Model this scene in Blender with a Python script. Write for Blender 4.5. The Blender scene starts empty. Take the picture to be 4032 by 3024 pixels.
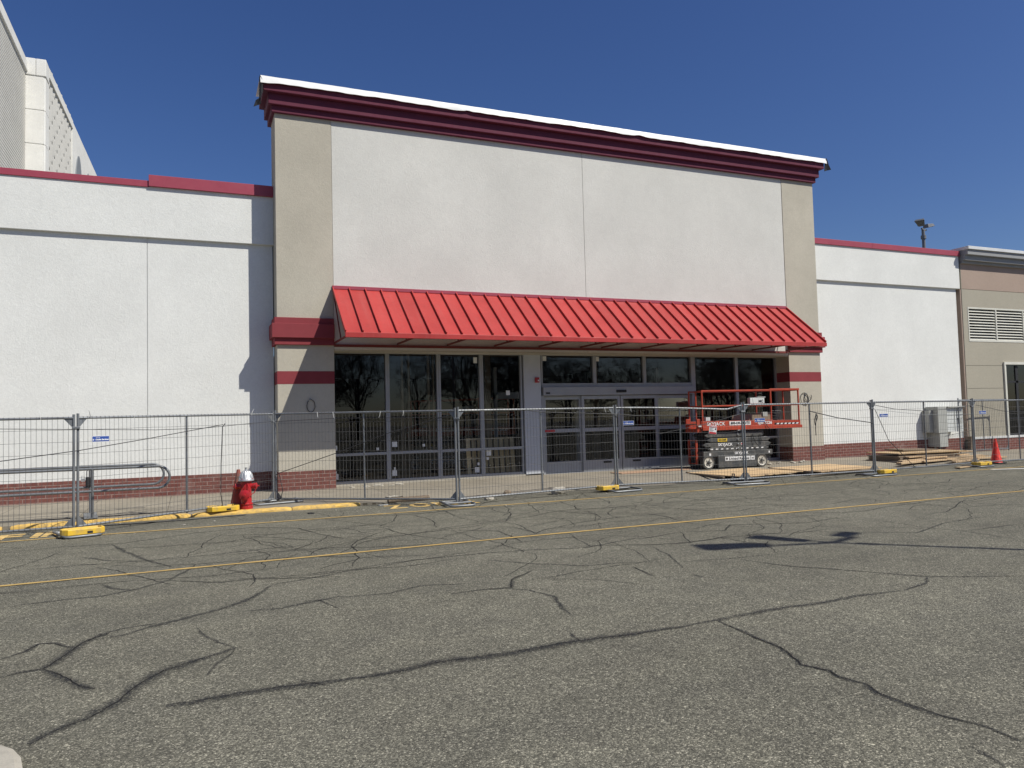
import bpy, bmesh, math, random
from mathutils import Vector, Matrix
R = math.radians
random.seed(7)
S = bpy.context.scene
COL = S.collection
# ------------------------------------------------------------------ camera, sky, sun, exposure
EYE = 1.70
cam_d = bpy.data.cameras.new("camera"); cam = bpy.data.objects.new("camera", cam_d); COL.objects.link(cam)
cam_d.sensor_width = 36.0; cam_d.sensor_fit = 'HORIZONTAL'
cam_d.lens = 2971.0 / 4032.0 * 36.0
cam_d.clip_start = 0.05; cam_d.clip_end = 2000
_yaw, _pit, _rol = R(23.2126), R(2.77214), R(-1.50021)
_f = Vector((math.sin(_yaw) * math.cos(_pit), math.cos(_yaw) * math.cos(_pit), math.sin(_pit)))
_r0 = Vector((math.cos(_yaw), -math.sin(_yaw), 0)); _u0 = _r0.cross(_f)
_r = _r0 * math.cos(_rol) + _u0 * math.sin(_rol); _u = -_r0 * math.sin(_rol) + _u0 * math.cos(_rol)
cam.matrix_world = Matrix(((_r.x, _u.x, -_f.x, 0), (_r.y, _u.y, -_f.y, 0), (_r.z, _u.z, -_f.z, EYE), (0, 0, 0, 1)))
S.camera = cam

SUN_TO = Vector((0.945, -1.0, 1.60)).normalized()          # direction towards the sun
SUN_EL = math.asin(SUN_TO.z); SUN_AZ = math.atan2(SUN_TO.x, SUN_TO.y)
W = bpy.data.worlds.new("World"); S.world = W; W.use_nodes = True
nt = W.node_tree; nt.nodes.clear()
sky = nt.nodes.new('ShaderNodeTexSky'); sky.sky_type = 'NISHITA'; sky.sun_disc = False
sky.sun_elevation = SUN_EL; sky.sun_rotation = SUN_AZ
sky.altitude = 200; sky.air_density = 1.05; sky.dust_density = 1.0; sky.ozone_density = 6.0
bg = nt.nodes.new('ShaderNodeBackground'); bg.inputs['Strength'].default_value = 0.067
wo = nt.nodes.new('ShaderNodeOutputWorld')
hs_ = nt.nodes.new('ShaderNodeHueSaturation'); hs_.inputs['Saturation'].default_value = 1.16; hs_.inputs['Hue'].default_value = 0.514
nt.links.new(sky.outputs[0], hs_.inputs['Color']); nt.links.new(hs_.outputs[0], bg.inputs[0]); nt.links.new(bg.outputs[0], wo.inputs[0])
sun_d = bpy.data.lights.new("sun", 'SUN'); sun = bpy.data.objects.new("sun", sun_d); COL.objects.link(sun)
sun_d.energy = 4.2; sun_d.angle = R(0.53); sun_d.color = (1.0, 0.962, 0.868)
sun.rotation_euler = (-SUN_TO).to_track_quat('-Z', 'Y').to_euler(); sun.location = (20, -20, 40)
S.view_settings.view_transform = 'Standard'; S.view_settings.look = 'None'
S.view_settings.exposure = 0.28; S.view_settings.gamma = 1; S.view_settings.use_curve_mapping = False
S.cycles.max_bounces = 8; S.cycles.transparent_max_bounces = 16
S.cycles.sample_clamp_indirect = 6.0

# ------------------------------------------------------------------ mesh helpers
class MB:
    def __init__(s): s.v = []; s.f = []
    def add(s, vs, fs, M=None):
        o = len(s.v)
        s.v += [tuple(M @ Vector(p)) if M is not None else tuple(p) for p in vs]
        s.f += [tuple(i + o for i in f) for f in fs]; return s
    def box(s, x0, x1, y0, y1, z0, z1, M=None):
        return s.add([(x0, y0, z0), (x1, y0, z0), (x1, y1, z0), (x0, y1, z0), (x0, y0, z1), (x1, y0, z1), (x1, y1, z1), (x0, y1, z1)],
                     [(0, 3, 2, 1), (4, 5, 6, 7), (0, 1, 5, 4), (1, 2, 6, 5), (2, 3, 7, 6), (3, 0, 4, 7)], M)
    def tube(s, pts, r, n=8, closed=False, cap=True, M=None):
        P = [Vector(p) for p in pts]; N = len(P)
        rr = r if isinstance(r, (list, tuple)) else [r] * N
        vs = []; fs = []; up = None
        for i, p in enumerate(P):
            if closed: t = P[(i + 1) % N] - P[i - 1]
            else: t = P[min(i + 1, N - 1)] - P[max(i - 1, 0)]
            t.normalize()
            if up is None: up = Vector((0, 0, 1)) if abs(t.z) < .9 else Vector((1, 0, 0))
            a = t.cross(up)
            if a.length < 1e-5: a = t.cross(Vector((0.3, 0.7, 0.2)))
            a.normalize(); b = t.cross(a).normalized(); up = -b if b.dot(up) < 0 else b
            for k in range(n):
                w = 2 * math.pi * k / n
                vs.append(p + (a * math.cos(w) + b * math.sin(w)) * rr[i])
        # align ring starts: rebuild with parallel transport
        vs = []; prev = None
        for i, p in enumerate(P):
            if closed: t = P[(i + 1) % N] - P[i - 1]
            else: t = P[min(i + 1, N - 1)] - P[max(i - 1, 0)]
            t.normalize()
            if prev is None:
                a = t.cross(Vector((0, 0, 1)) if abs(t.z) < .9 else Vector((1, 0, 0))).normalized()
            else:
                a = (prev - t * prev.dot(t))
                a = a.normalized() if a.length > 1e-6 else t.orthogonal().normalized()
            prev = a; b = t.cross(a)
            for k in range(n):
                w = 2 * math.pi * k / n
                vs.append(p + (a * math.cos(w) + b * math.sin(w)) * rr[i])
        for i in range(N if closed else N - 1):
            j = (i + 1) % N
            for k in range(n):
                k2 = (k + 1) % n
                fs.append((i * n + k, i * n + k2, j * n + k2, j * n + k))
        if cap and not closed:
            fs.append(tuple(reversed(range(n)))); fs.append(tuple((N - 1) * n + k for k in range(n)))
        return s.add(vs, fs, M)
    def lathe(s, prof, n=24, M=None):
        vs = []; fs = []
        for r, z in prof:
            for k in range(n):
                w = 2 * math.pi * k / n; vs.append((r * math.cos(w), r * math.sin(w), z))
        for i in range(len(prof) - 1):
            for k in range(n):
                k2 = (k + 1) % n; fs.append((i * n + k, i * n + k2, (i + 1) * n + k2, (i + 1) * n + k))
        fs.append(tuple(reversed(range(n)))); fs.append(tuple((len(prof) - 1) * n + k for k in range(n)))
        return s.add(vs, fs, M)
    def prism(s, poly, axis, a, b, M=None):
        n = len(poly)
        def mk(p, t):
            return {'y': (p[0], t, p[1]), 'x': (t, p[0], p[1]), 'z': (p[0], p[1], t)}[axis]
        vs = [mk(p, a) for p in poly] + [mk(p, b) for p in poly]
        fs = [tuple(range(n)), tuple(reversed(range(n, 2 * n)))] + [(i, i + n, (i + 1) % n + n, (i + 1) % n) for i in range(n)]
        return s.add(vs, fs, M)
    def ico(s, c, r, sq=(1, 1, 1), seed=0, sub=2, rough=.25):
        bm = bmesh.new(); bmesh.ops.create_icosphere(bm, subdivisions=sub, radius=1)
        rn = random.Random(seed)
        vs = []
        for v in bm.verts:
            k = 1 + rn.uniform(-rough, rough)
            vs.append((c[0] + v.co.x * r * sq[0] * k, c[1] + v.co.y * r * sq[1] * k, c[2] + v.co.z * r * sq[2] * k))
        s.add(vs, [tuple(q.index for q in f.verts) for f in bm.faces]); bm.free(); return s

def T(x, y, z=0, rz=0, rx=0, ry=0, sc=1):
    return Matrix.Translation((x, y, z)) @ Matrix.Rotation(rz, 4, 'Z') @ Matrix.Rotation(ry, 4, 'Y') @ Matrix.Rotation(rx, 4, 'X') @ Matrix.Scale(sc, 4)

def wloc(o):
    p = Vector((0, 0, 0))
    while o is not None: p += o.location; o = o.parent
    return p
def obj(name, mb, mat, parent=None, world=False, smooth=False, bev=0, seg=2, label=None):
    me = bpy.data.meshes.new(name)
    vs = mb.v
    if world and parent is not None:
        w = wloc(parent); vs = [(a - w.x, b - w.y, c - w.z) for a, b, c in vs]
    me.from_pydata(vs, [], mb.f); me.update()
    bm = bmesh.new(); bm.from_mesh(me); bmesh.ops.recalc_face_normals(bm, faces=bm.faces); bm.to_mesh(me); bm.free()
    if mat is not None: me.materials.append(mat)
    if smooth:
        for p in me.polygons: p.use_smooth = True
        try: me.set_sharp_from_angle(angle=R(40))
        except Exception: pass
    o = bpy.data.objects.new(name, me); COL.objects.link(o)
    if parent is not None: o.parent = parent
    if bev:
        m = o.modifiers.new("bevel", 'BEVEL'); m.width = bev; m.segments = seg; m.limit_method = 'ANGLE'; m.angle_limit = R(35)
    if label: o['label'] = label
    return o
def tag(o, label, cat, group=None):
    o['label'] = label; o['category'] = cat
    if group: o['group'] = group
    return o
def thing(name, label, cat, loc=(0, 0, 0), rz=0, group=None):
    o = bpy.data.objects.new(name, None); COL.objects.link(o); o.empty_display_size = .2
    o.location = loc; o.rotation_euler = (0, 0, rz)
    return tag(o, label, cat, group)
def struct(name, mb, mat, **k):
    o = obj(name, mb, mat, **k); o['kind'] = 'structure'; return o
def dup(root, loc, rz, label, group=None):
    r = root.copy(); COL.objects.link(r); r.location = loc; r.rotation_euler = (0, 0, rz); r['label'] = label
    if group: r['group'] = group
    for ch in list(root.children):
        c = ch.copy(); COL.objects.link(c); c.parent = r
        for g in list(ch.children):
            d = g.copy(); COL.objects.link(d); d.parent = c
    return r
def text_mb(body, size, extrude=.002, bold=0.0, width=None, shear=0.0):
    c = bpy.data.curves.new("t", 'FONT'); c.body = body; c.size = size; c.extrude = extrude; c.offset = bold; c.shear = shear
    c.align_x = 'CENTER'; c.align_y = 'CENTER'; c.resolution_u = 3
    o = bpy.data.objects.new("t", c); COL.objects.link(o)
    bpy.context.view_layer.update()
    dg = bpy.context.evaluated_depsgraph_get()
    me = bpy.data.meshes.new_from_object(o.evaluated_get(dg))
    vs = [tuple(v.co) for v in me.vertices]; fs = [tuple(p.vertices) for p in me.polygons]
    bpy.data.objects.remove(o); bpy.data.curves.remove(c); bpy.data.meshes.remove(me)
    if width and vs:
        xs = [v[0] for v in vs]; w = max(xs) - min(xs); m = (max(xs) + min(xs)) / 2
        vs = [((v[0] - m) * width / w, v[1], v[2]) for v in vs]
    mb = MB(); mb.v = vs; mb.f = fs; return mb
FRONT = lambda x, y, z, rz=0: T(x, y, z, rz) @ Matrix.Rotation(R(90), 4, 'X')      # text upright, facing -Y
def text_on(body, size, M, **k):
    t = text_mb(body, size, **k); r = MB(); r.add(t.v, t.f, M); return r

# ------------------------------------------------------------------ materials
class NT:
    def __init__(s, name):
        m = bpy.data.materials.new(name); m.use_nodes = True; s.m = m; s.t = m.node_tree; s.t.nodes.clear()
        s.out = s.t.nodes.new('ShaderNodeOutputMaterial'); s.b = s.t.nodes.new('ShaderNodeBsdfPrincipled')
        s.t.links.new(s.b.outputs[0], s.out.inputs[0])
        s.geo = s.t.nodes.new('ShaderNodeNewGeometry'); s.pos = s.geo.outputs['Position']
    def n(s, typ, **k):
        o = s.t.nodes.new(typ)
        for a, b in k.items(): setattr(o, a, b)
        return o
    def l(s, a, b): s.t.links.new(a, b)
    def noise(s, scale, detail=4, rough=.55, vec=None, dist=0):
        o = s.n('ShaderNodeTexNoise'); o.inputs['Scale'].default_value = scale; o.inputs['Detail'].default_value = detail
        o.inputs['Roughness'].default_value = rough; o.inputs['Distortion'].default_value = dist
        s.l(vec or s.pos, o.inputs['Vector']); return o.outputs['Fac']
    def ramp(s, fac, stops):
        o = s.n('ShaderNodeValToRGB'); e = o.color_ramp.elements
        while len(e) < len(stops): e.new(.5)
        for i, (p, c) in enumerate(stops):
            e[i].position = p; e[i].color = (c, c, c, 1) if not isinstance(c, (tuple, list)) else (*c, 1)
        s.l(fac, o.inputs[0]); return o.outputs[0]
    def mix(s, fac, a, b, mode='MIX'):
        o = s.n('ShaderNodeMix', data_type='RGBA', blend_type=mode)
        for i, v in ((0, fac), (6, a), (7, b)):
            if isinstance(v, (int, float)): o.inputs[i].default_value = v if i == 0 else (v, v, v, 1)
            elif isinstance(v, (tuple, list)): o.inputs[i].default_value = (*v, 1)
            else: s.l(v, o.inputs[i])
        return o.outputs[2]
    def math(s, op, a, b=0.0, clamp=False):
        o = s.n('ShaderNodeMath', operation=op, use_clamp=clamp)
        for i, v in ((0, a), (1, b)):
            if isinstance(v, (int, float)): o.inputs[i].default_value = v
            else: s.l(v, o.inputs[i])
        return o.outputs[0]
    def scalev(s, sx, sy, sz):
        o = s.n('ShaderNodeMapping'); o.inputs['Scale'].default_value = (sx, sy, sz); s.l(s.pos, o.inputs[0]); return o.outputs[0]
    def bump(s, h, strength=.3, dist=.01):
        o = s.n('ShaderNodeBump'); o.inputs['Strength'].default_value = strength; o.inputs['Distance'].default_value = dist
        s.l(h, o.inputs['Height']); s.l(o.outputs[0], s.b.inputs['Normal'])
    def set(s, color=None, rough=None, metal=None, spec=None):
        for nm, v in (('Base Color', color), ('Roughness', rough), ('Metallic', metal), ('Specular IOR Level', spec)):
            if v is None: continue
            if isinstance(v, (int, float)): s.b.inputs[nm].default_value = v
            elif isinstance(v, (tuple, list)): s.b.inputs[nm].default_value = (*v, 1)
            else: s.l(v, s.b.inputs[nm])
        return s.m

def sc(c, k): return tuple(min(1, x * k) for x in c)
def m_stucco(name, col, amp=.10, streak=.05):
    k = NT(name)
    a = k.noise(.55, 5, .6); b = k.noise(3.2, 4, .6); st = k.noise(1.0, 3, .5, k.scalev(2.6, 2.6, .22))
    c = k.mix(k.ramp(a, [(.3, 0), (.72, 1)]), sc(col, 1 - amp), sc(col, 1 + amp * .5))
    c = k.mix(k.math('MULTIPLY', k.ramp(b, [(.45, 0), (.75, 1)]), .35), c, sc(col, 1 - amp * 1.2))
    c = k.mix(k.math('MULTIPLY', k.ramp(st, [(.55, 0), (.8, 1)]), streak * 5), c, sc(col, .88))
    f = k.noise(110, 2, .6); g = k.noise(26, 4, .7); h = k.noise(9, 5, .7, None, 1.2)
    c = k.mix(k.math('MULTIPLY', k.ramp(f, [(.35, 1), (.6, 0)]), .16), c, sc(col, .70))
    c = k.mix(1.0, c, k.ramp(g, [(.3, .955), (.7, 1.03)]), 'MULTIPLY')
    c = k.mix(1.0, c, k.ramp(h, [(.35, .965), (.65, 1.02)]), 'MULTIPLY')
    k.bump(k.math('ADD', k.math('ADD', f, k.math('MULTIPLY', g, 1.6)), k.math('MULTIPLY', h, 2.2)), .30, .007)
    return k.set(c, .93, 0, .15)
def m_paint(name, col, rough=.5, var=.08, metal=0, bumps=.03, spec=.4, dirt=None, dirt_amt=.0, dscale=6):
    k = NT(name)
    a = k.noise(2.3, 5, .6); c = k.mix(k.ramp(a, [(.3, 0), (.7, 1)]), sc(col, 1 - var), sc(col, 1 + var))
    if dirt:
        d = k.noise(dscale, 6, .65); c = k.mix(k.math('MULTIPLY', k.ramp(d, [(.42, 0), (.68, 1)]), dirt_amt), c, dirt)
    r = k.ramp(k.noise(9, 4), [(.3, max(.02, rough - .08)), (.7, min(1, rough + .08))])
    k.bump(k.noise(60, 3), bumps, .003)
    return k.set(c, r, metal, spec)
def m_asphalt():
    k = NT('asphalt')
    def vor(scale, rnd=1.0):
        o = k.n('ShaderNodeTexVoronoi', feature='F1'); o.inputs['Scale'].default_value = scale; o.inputs['Randomness'].default_value = rnd
        k.l(k.pos, o.inputs['Vector']); return o
    v1 = vor(135); v2 = vor(62)
    sep = k.n('ShaderNodeSeparateColor'); k.l(v1.outputs['Color'], sep.inputs[0])
    sep2 = k.n('ShaderNodeSeparateColor'); k.l(v2.outputs['Color'], sep2.inputs[0])
    st = k.ramp(sep.outputs[0], [(0, (.062, .061, .053)), (.34, (.106, .104, .089)), (.62, (.148, .145, .121)), (.86, (.200, .195, .163)), (.985, (.37, .355, .30))])
    st2 = k.ramp(sep2.outputs[1], [(0, .78), (.5, .95), (.86, 1.14), (.985, 1.5)])
    c = k.mix(1.0, st, st2, 'MULTIPLY')
    big = k.noise(.35, 5, .62); mid = k.noise(2.2, 5, .65)
    c = k.mix(1.0, c, k.ramp(big, [(.3, (.90, .88, .83)), (.7, (1.14, 1.12, 1.06))]), 'MULTIPLY')
    c = k.mix(1.0, c, k.ramp(mid, [(.3, (.86, .86, .87)), (.7, (1.1, 1.1, 1.08))]), 'MULTIPLY')
    oil = k.noise(.9, 5, .6, None, .8); c = k.mix(k.math('MULTIPLY', k.ramp(oil, [(.63, 0), (.74, 1)]), .30), c, (.050, .047, .042))
    lane = k.noise(1.0, 4, .6, k.scalev(.06, .55, 1)); c = k.mix(1.0, c, k.ramp(lane, [(.35, (.90, .90, .90)), (.65, (1.10, 1.09, 1.07))]), 'MULTIPLY')
    fi = k.noise(420, 2, .5)
    c = k.mix(1.0, c, k.ramp(fi, [(.3, .75), (.7, 1.2)]), 'MULTIPLY')
    h = k.math('ADD', k.math('MULTIPLY', v1.outputs['Distance'], -1.0), k.math('MULTIPLY', v2.outputs['Distance'], -.8))
    k.bump(h, .55, .006)
    return k.set(c, .9, 0, .2)
def m_alpha_strip(name, col, col2, lo, hi, scale, edge=.55, maxa=1.0, rough=.8, stony=False):
    """worn paint or sealer: fades out along ragged edges; 'V' runs -1..1 across the strip"""
    k = NT(name)
    at = k.n('ShaderNodeAttribute', attribute_name='across')
    ab = k.math('ABSOLUTE', at.outputs['Fac'])
    e = k.math('SUBTRACT', 1.0, ab)
    n1 = k.noise(scale, 5, .7); n2 = k.noise(scale * 9, 3, .7)
    nn = k.math('ADD', k.math('MULTIPLY', n1, .6), k.math('MULTIPLY', n2, .4))
    x = k.math('ADD', k.math('MULTIPLY', e, edge), k.math('SUBTRACT', nn, .5))
    al = k.math('MULTIPLY', k.ramp(x, [(lo, 0), (hi, 1)]), maxa)
    if stony:
        vo = k.n('ShaderNodeTexVoronoi', feature='F1'); vo.inputs['Scale'].default_value = 85; k.l(k.pos, vo.inputs['Vector'])
        se = k.n('ShaderNodeSeparateColor'); k.l(vo.outputs['Color'], se.inputs[0])
        al = k.math('MULTIPLY', al, k.ramp(k.math('ADD', k.math('MULTIPLY', se.outputs[0], .7), k.math('MULTIPLY', k.noise(1.3, 4, .6), .6)), [(.35, 1), (.90, .30)]))
    k.l(al, k.b.inputs['Alpha'])
    c = k.mix(n1, col, col2)
    k.bump(n2, .3, .004)
    return k.set(c, rough, 0, .25)
def m_concrete(name, col, joints=False):
    k = NT(name)
    a = k.noise(.9, 6, .65); b = k.noise(9, 5, .65); f = k.noise(150, 2)
    c = k.mix(k.ramp(a, [(.3, 0), (.7, 1)]), sc(col, .8), sc(col, 1.14))
    c = k.mix(k.math('MULTIPLY', k.ramp(b, [(.48, 0), (.72, 1)]), .5), c, sc(col, .68))
    c = k.mix(k.math('MULTIPLY', k.ramp(f, [(.3, 1), (.55, 0)]), .25), c, sc(col, .55))
    if joints:
        br = k.n('ShaderNodeTexBrick'); br.offset = 0; br.inputs['Scale'].default_value = 1
        br.inputs['Color1'].default_value = (1, 1, 1, 1); br.inputs['Color2'].default_value = (.93, .93, .92, 1); br.inputs['Mortar'].default_value = (.42, .40, .37, 1)
        br.inputs['Mortar Size'].default_value = .006; br.inputs['Brick Width'].default_value = 1.53; br.inputs['Row Height'].default_value = 1.48
        mp = k.n('ShaderNodeMapping'); mp.inputs['Location'].default_value = (.4, .35, 0); k.l(k.pos, mp.inputs[0]); k.l(mp.outputs[0], br.inputs['Vector'])
        c = k.mix(1.0, c, br.outputs['Color'], 'MULTIPLY')
    k.bump(k.math('ADD', b, f), .2, .004)
    return k.set(c, .93, 0, .15)
def m_brick():
    k = NT('utility_brick')
    sx = k.n('ShaderNodeSeparateXYZ'); k.l(k.pos, sx.inputs[0])
    cm = k.n('ShaderNodeCombineXYZ'); k.l(k.math('ADD', sx.outputs[0], sx.outputs[1]), cm.inputs[0])
    k.l(k.math('SUBTRACT', sx.outputs[2], .02), cm.inputs[1])
    br = k.n('ShaderNodeTexBrick'); br.offset = .5; br.inputs['Scale'].default_value = 1
    br.inputs['Color1'].default_value = (.165, .062, .052, 1); br.inputs['Color2'].default_value = (.205, .088, .072, 1)
    br.inputs['Mortar'].default_value = (.33, .25, .215, 1); br.inputs['Mortar Size'].default_value = .0065; br.inputs['Mortar Smooth'].default_value = .15
    br.inputs['Bias'].default_value = -.2; br.inputs['Brick Width'].default_value = .297; br.inputs['Row Height'].default_value = .0945
    k.l(cm.outputs[0], br.inputs['Vector'])
    a = k.noise(14, 5, .65); g = k.noise(1.6, 4, .6)
    c = k.mix(1.0, br.outputs['Color'], k.ramp(a, [(.3, .78), (.7, 1.2)]), 'MULTIPLY')
    c = k.mix(k.math('MULTIPLY', k.ramp(g, [(.58, 0), (.75, 1)]), .35), c, (.42, .36, .33))
    h = k.math('ADD', k.math('MULTIPLY', br.outputs['Fac'], -1.0), k.math('MULTIPLY', a, .25))
    k.bump(h, .6, .006)
    return k.set(c, .88, 0, .2)
def m_glass(name='dark_window_glass', tint=(.80, .82, .81), ior=1.62):
    m = bpy.data.materials.new(name); m.use_nodes = True; t = m.node_tree; t.nodes.clear()
    o = t.nodes.new('ShaderNodeOutputMaterial'); mx = t.nodes.new('ShaderNodeMixShader'); fr = t.nodes.new('ShaderNodeFresnel')
    fr.inputs['IOR'].default_value = ior; tr = t.nodes.new('ShaderNodeBsdfTransparent'); tr.inputs[0].default_value = (*tint, 1)
    gl = t.nodes.new('ShaderNodeBsdfGlossy'); gl.inputs['Roughness'].default_value = .0; gl.inputs[0].default_value = (.9, .9, .92, 1)
    g = t.nodes.new('ShaderNodeNewGeometry'); nz = t.nodes.new('ShaderNodeTexNoise'); nz.inputs['Scale'].default_value = .7; nz.inputs['Detail'].default_value = 1
    bp = t.nodes.new('ShaderNodeBump'); bp.inputs['Strength'].default_value = .02; bp.inputs['Distance'].default_value = .02
    t.links.new(g.outputs['Position'], nz.inputs['Vector']); t.links.new(nz.outputs[0], bp.inputs['Height']); t.links.new(bp.outputs[0], gl.inputs['Normal'])
    t.links.new(fr.outputs[0], mx.inputs[0]); t.links.new(tr.outputs[0], mx.inputs[1]); t.links.new(gl.outputs[0], mx.inputs[2]); t.links.new(mx.outputs[0], o.inputs[0])
    return m
def m_wood(name, col, grain=(1, 14, 30)):
    k = NT(name)
    tc = k.n('ShaderNodeTexCoord'); mp = k.n('ShaderNodeMapping'); mp.inputs['Scale'].default_value = grain; k.l(tc.outputs['Object'], mp.inputs[0])
    a = k.noise(2.2, 6, .65, mp.outputs[0], .4); b = k.noise(1.2, 4, .6)
    oi = k.n('ShaderNodeObjectInfo')
    c = k.mix(k.ramp(a, [(.3, 0), (.7, 1)]), sc(col, .68), sc(col, 1.12))
    c = k.mix(k.math('MULTIPLY', k.ramp(b, [(.45, 0), (.75, 1)]), .4), c, sc((col[0] * .8, col[1] * .82, col[2] * .95), .7))
    c = k.mix(1.0, c, k.ramp(oi.outputs['Random'], [(0, .72), (1, 1.08)]), 'MULTIPLY')
    k.bump(a, .2, .003)
    return k.set(c, .85, 0, .2)

M = {}
M['white'] = m_stucco('white_stucco', (.765, .770, .738), .075)
M['panel'] = m_stucco('off_white_stucco', (.655, .648, .605), .09)
M['tan'] = m_stucco('tan_stucco', (.50, .465, .385), .12)
M['maroon'] = m_paint('maroon_render_paint', (.24, .045, .053), .75, .07, bumps=.12, spec=.2)
M['cornice'] = m_paint('dark_maroon_cornice_paint', (.125, .028, .052), .7, .06, bumps=.08, spec=.2)
M['red_cap'] = m_paint('red_metal_coping', (.34, .06, .09), .45, .06, spec=.4)
def m_awning():
    k = NT('red_standing_seam_metal')
    sx = k.n('ShaderNodeSeparateXYZ'); k.l(k.pos, sx.inputs[0])
    pan = k.n('ShaderNodeTexWhiteNoise', noise_dimensions='1D'); k.l(k.math('FLOOR', k.math('DIVIDE', k.math('SUBTRACT', sx.outputs[0], 3.402), .41628)), pan.inputs['W'])
    a = k.noise(1.5, 5, .6); st = k.noise(1.0, 4, .6, k.scalev(9, .5, .5)); d = k.noise(7, 6, .7)
    c = k.mix(k.ramp(a, [(.3, 0), (.7, 1)]), (.375, .033, .030), (.44, .045, .040))
    c = k.mix(1.0, c, k.ramp(pan.outputs['Value'], [(0, .90), (1, 1.07)]), 'MULTIPLY')
    c = k.mix(k.math('MULTIPLY', k.ramp(st, [(.5, 0), (.8, 1)]), .30), c, (.42, .11, .10))
    c = k.mix(k.math('MULTIPLY', k.ramp(d, [(.52, 0), (.75, 1)]), .35), c, (.25, .045, .04))
    k.bump(k.noise(1.8, 3, .5), .10, .02)
    return k.set(c, k.ramp(d, [(.3, .36), (.7, .55)]), 0, .4)
M['awning'] = m_awning()
M['truss'] = m_paint('red_brown_steel', (.18, .04, .035), .5, .1)
M['membrane'] = m_paint('white_roof_membrane', (.74, .74, .73), .5, .06, bumps=.1)
M['black_flap'] = m_paint('black_membrane_underside', (.012, .013, .018), .7)
M['brick'] = m_brick()
M['asphalt'] = m_asphalt()
M['walk'] = m_concrete('sidewalk_concrete', (.285, .255, .205), True)
M['concrete'] = m_concrete('pale_concrete', (.42, .39, .33))
M['kerb'] = m_paint('yellow_kerb_paint', (.66, .42, .10), .75, .12, bumps=.3, dirt=(.2, .16, .11), dirt_amt=.6, dscale=11)
M['crack'] = m_alpha_strip('crack_sealer', (.018, .019, .022), (.035, .036, .038), .0, .58, 4, .66, .80, .75, True)
M['fine'] = m_alpha_strip('fine_crack', (.020, .020, .021), (.035, .034, .033), .0, .50, 3, .85, .74, .8)
M['split'] = m_alpha_strip('open_crack', (.006, .006, .007), (.014, .013, .013), .0, .45, 8, .8, .85, .9)
M['yline'] = m_alpha_strip('yellow_road_paint', (.58, .385, .12), (.46, .32, .12), .16, .52, 5, .85, .90)
M['wline'] = m_alpha_strip('white_road_paint', (.72, .71, .67), (.6, .58, .54), .15, .34, 6, .9, .95)
M['ytext'] = m_paint('yellow_letter_paint', (.72, .49, .17), .8, .12, dirt=(.14, .13, .11), dirt_amt=.5, dscale=14)
M['galv'] = m_paint('galvanised_steel', (.21, .223, .235), .48, .2, .45, spec=.4, dirt=(.2, .17, .14), dirt_amt=.25)
M['wire'] = m_paint('galvanised_wire', (.105, .105, .105), .6, .1, .1)
M['yplastic'] = m_paint('yellow_plastic', (.76, .48, .04), .5, .08, dirt=(.30, .24, .14), dirt_amt=.6, dscale=9, spec=.4)
M['black'] = m_paint('black_rubber', (.02, .02, .022), .6)
M['rope'] = m_paint('dark_cable', (.035, .035, .038), .6)
M['alu'] = m_paint('grey_aluminium_frame', (.335, .342, .355), .45, .06, .2)
M['pier'] = m_paint('grey_metal_pier_panel', (.50, .52, .552), .55, .04, .1)
M['glass'] = m_glass()
M['glass2'] = m_glass('shop_window_glass', (.42, .5, .47))
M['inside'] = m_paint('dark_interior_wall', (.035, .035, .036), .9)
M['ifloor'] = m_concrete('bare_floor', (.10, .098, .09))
M['paper'] = m_paint('white_paper', (.75, .75, .72), .8)
M['alarm'] = m_paint('red_alarm_plastic', (.38, .03, .035), .4)
M['orange'] = m_paint('orange_red_lift_paint', (.43, .058, .026), .48, .1, dirt=(.12, .05, .035), dirt_amt=.4, dscale=8)
M['lgrey'] = m_paint('dark_grey_lift_paint', (.062, .066, .068), .5, .1, dirt=(.20, .185, .16), dirt_amt=.55, dscale=6)
M['tyre'] = m_paint('dusty_tyre', (.095, .092, .085), .9, .15)
M['rim'] = m_paint('cream_wheel_rim', (.66, .62, .53), .5, .08, dirt=(.2, .17, .13), dirt_amt=.35, dscale=16)
M['white_ink'] = m_paint('white_decal', (.78, .78, .77), .5)
M['black_ink'] = m_paint('black_decal', (.02, .02, .02), .5)
M['yellow_ink'] = m_paint('yellow_decal', (.72, .50, .03), .5)
M['blue'] = m_paint('blue_sign', (.028, .075, .30), .45, .05)
M['red_ink'] = m_paint('red_decal', (.5, .04, .045), .5)
M['hyd'] = m_paint('glossy_red_paint', (.44, .018, .024), .3, .14, spec=.5, bumps=.12, dirt=(.16, .05, .04), dirt_amt=.5, dscale=11)
M['silver'] = m_paint('silver_paint', (.50, .51, .52), .42, .1, .55, bumps=.08)
M['cone'] = m_paint('red_orange_cone_rubber', (.78, .045, .028), .5, .05)
M['dcone'] = m_paint('dirty_cone_rubber', (.42, .075, .05), .8, .15, dirt=(.15, .125, .10), dirt_amt=.95, dscale=4)
M['ply'] = m_wood('fresh_plywood', (.66, .47, .265), (1, 5, 1))
M['ply_dark'] = m_wood('weathered_board', (.30, .235, .17))
M['lumber'] = m_wood('lumber', (.60, .44, .27))
M['pallet'] = m_wood('pale_pallet_wood', (.78, .62, .38))
M['pink_ply'] = m_wood('reddish_board', (.50, .33, .22))
M['cab'] = m_paint('grey_cabinet_paint', (.40, .405, .375), .5, .06)
M['cab2'] = m_paint('pale_cabinet_paint', (.62, .64, .62), .5, .06)
M['n_tan'] = m_stucco('shop_tan_stucco', (.40, .37, .30), .06)
M['n_pink'] = m_stucco('shop_pinkish_stucco', (.40, .31, .255), .07)
M['n_grey'] = m_stucco('shop_grey_trim', (.33, .335, .34), .05)
M['n_cap'] = m_paint('pale_metal_cap', (.66, .66, .65), .45)
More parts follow.
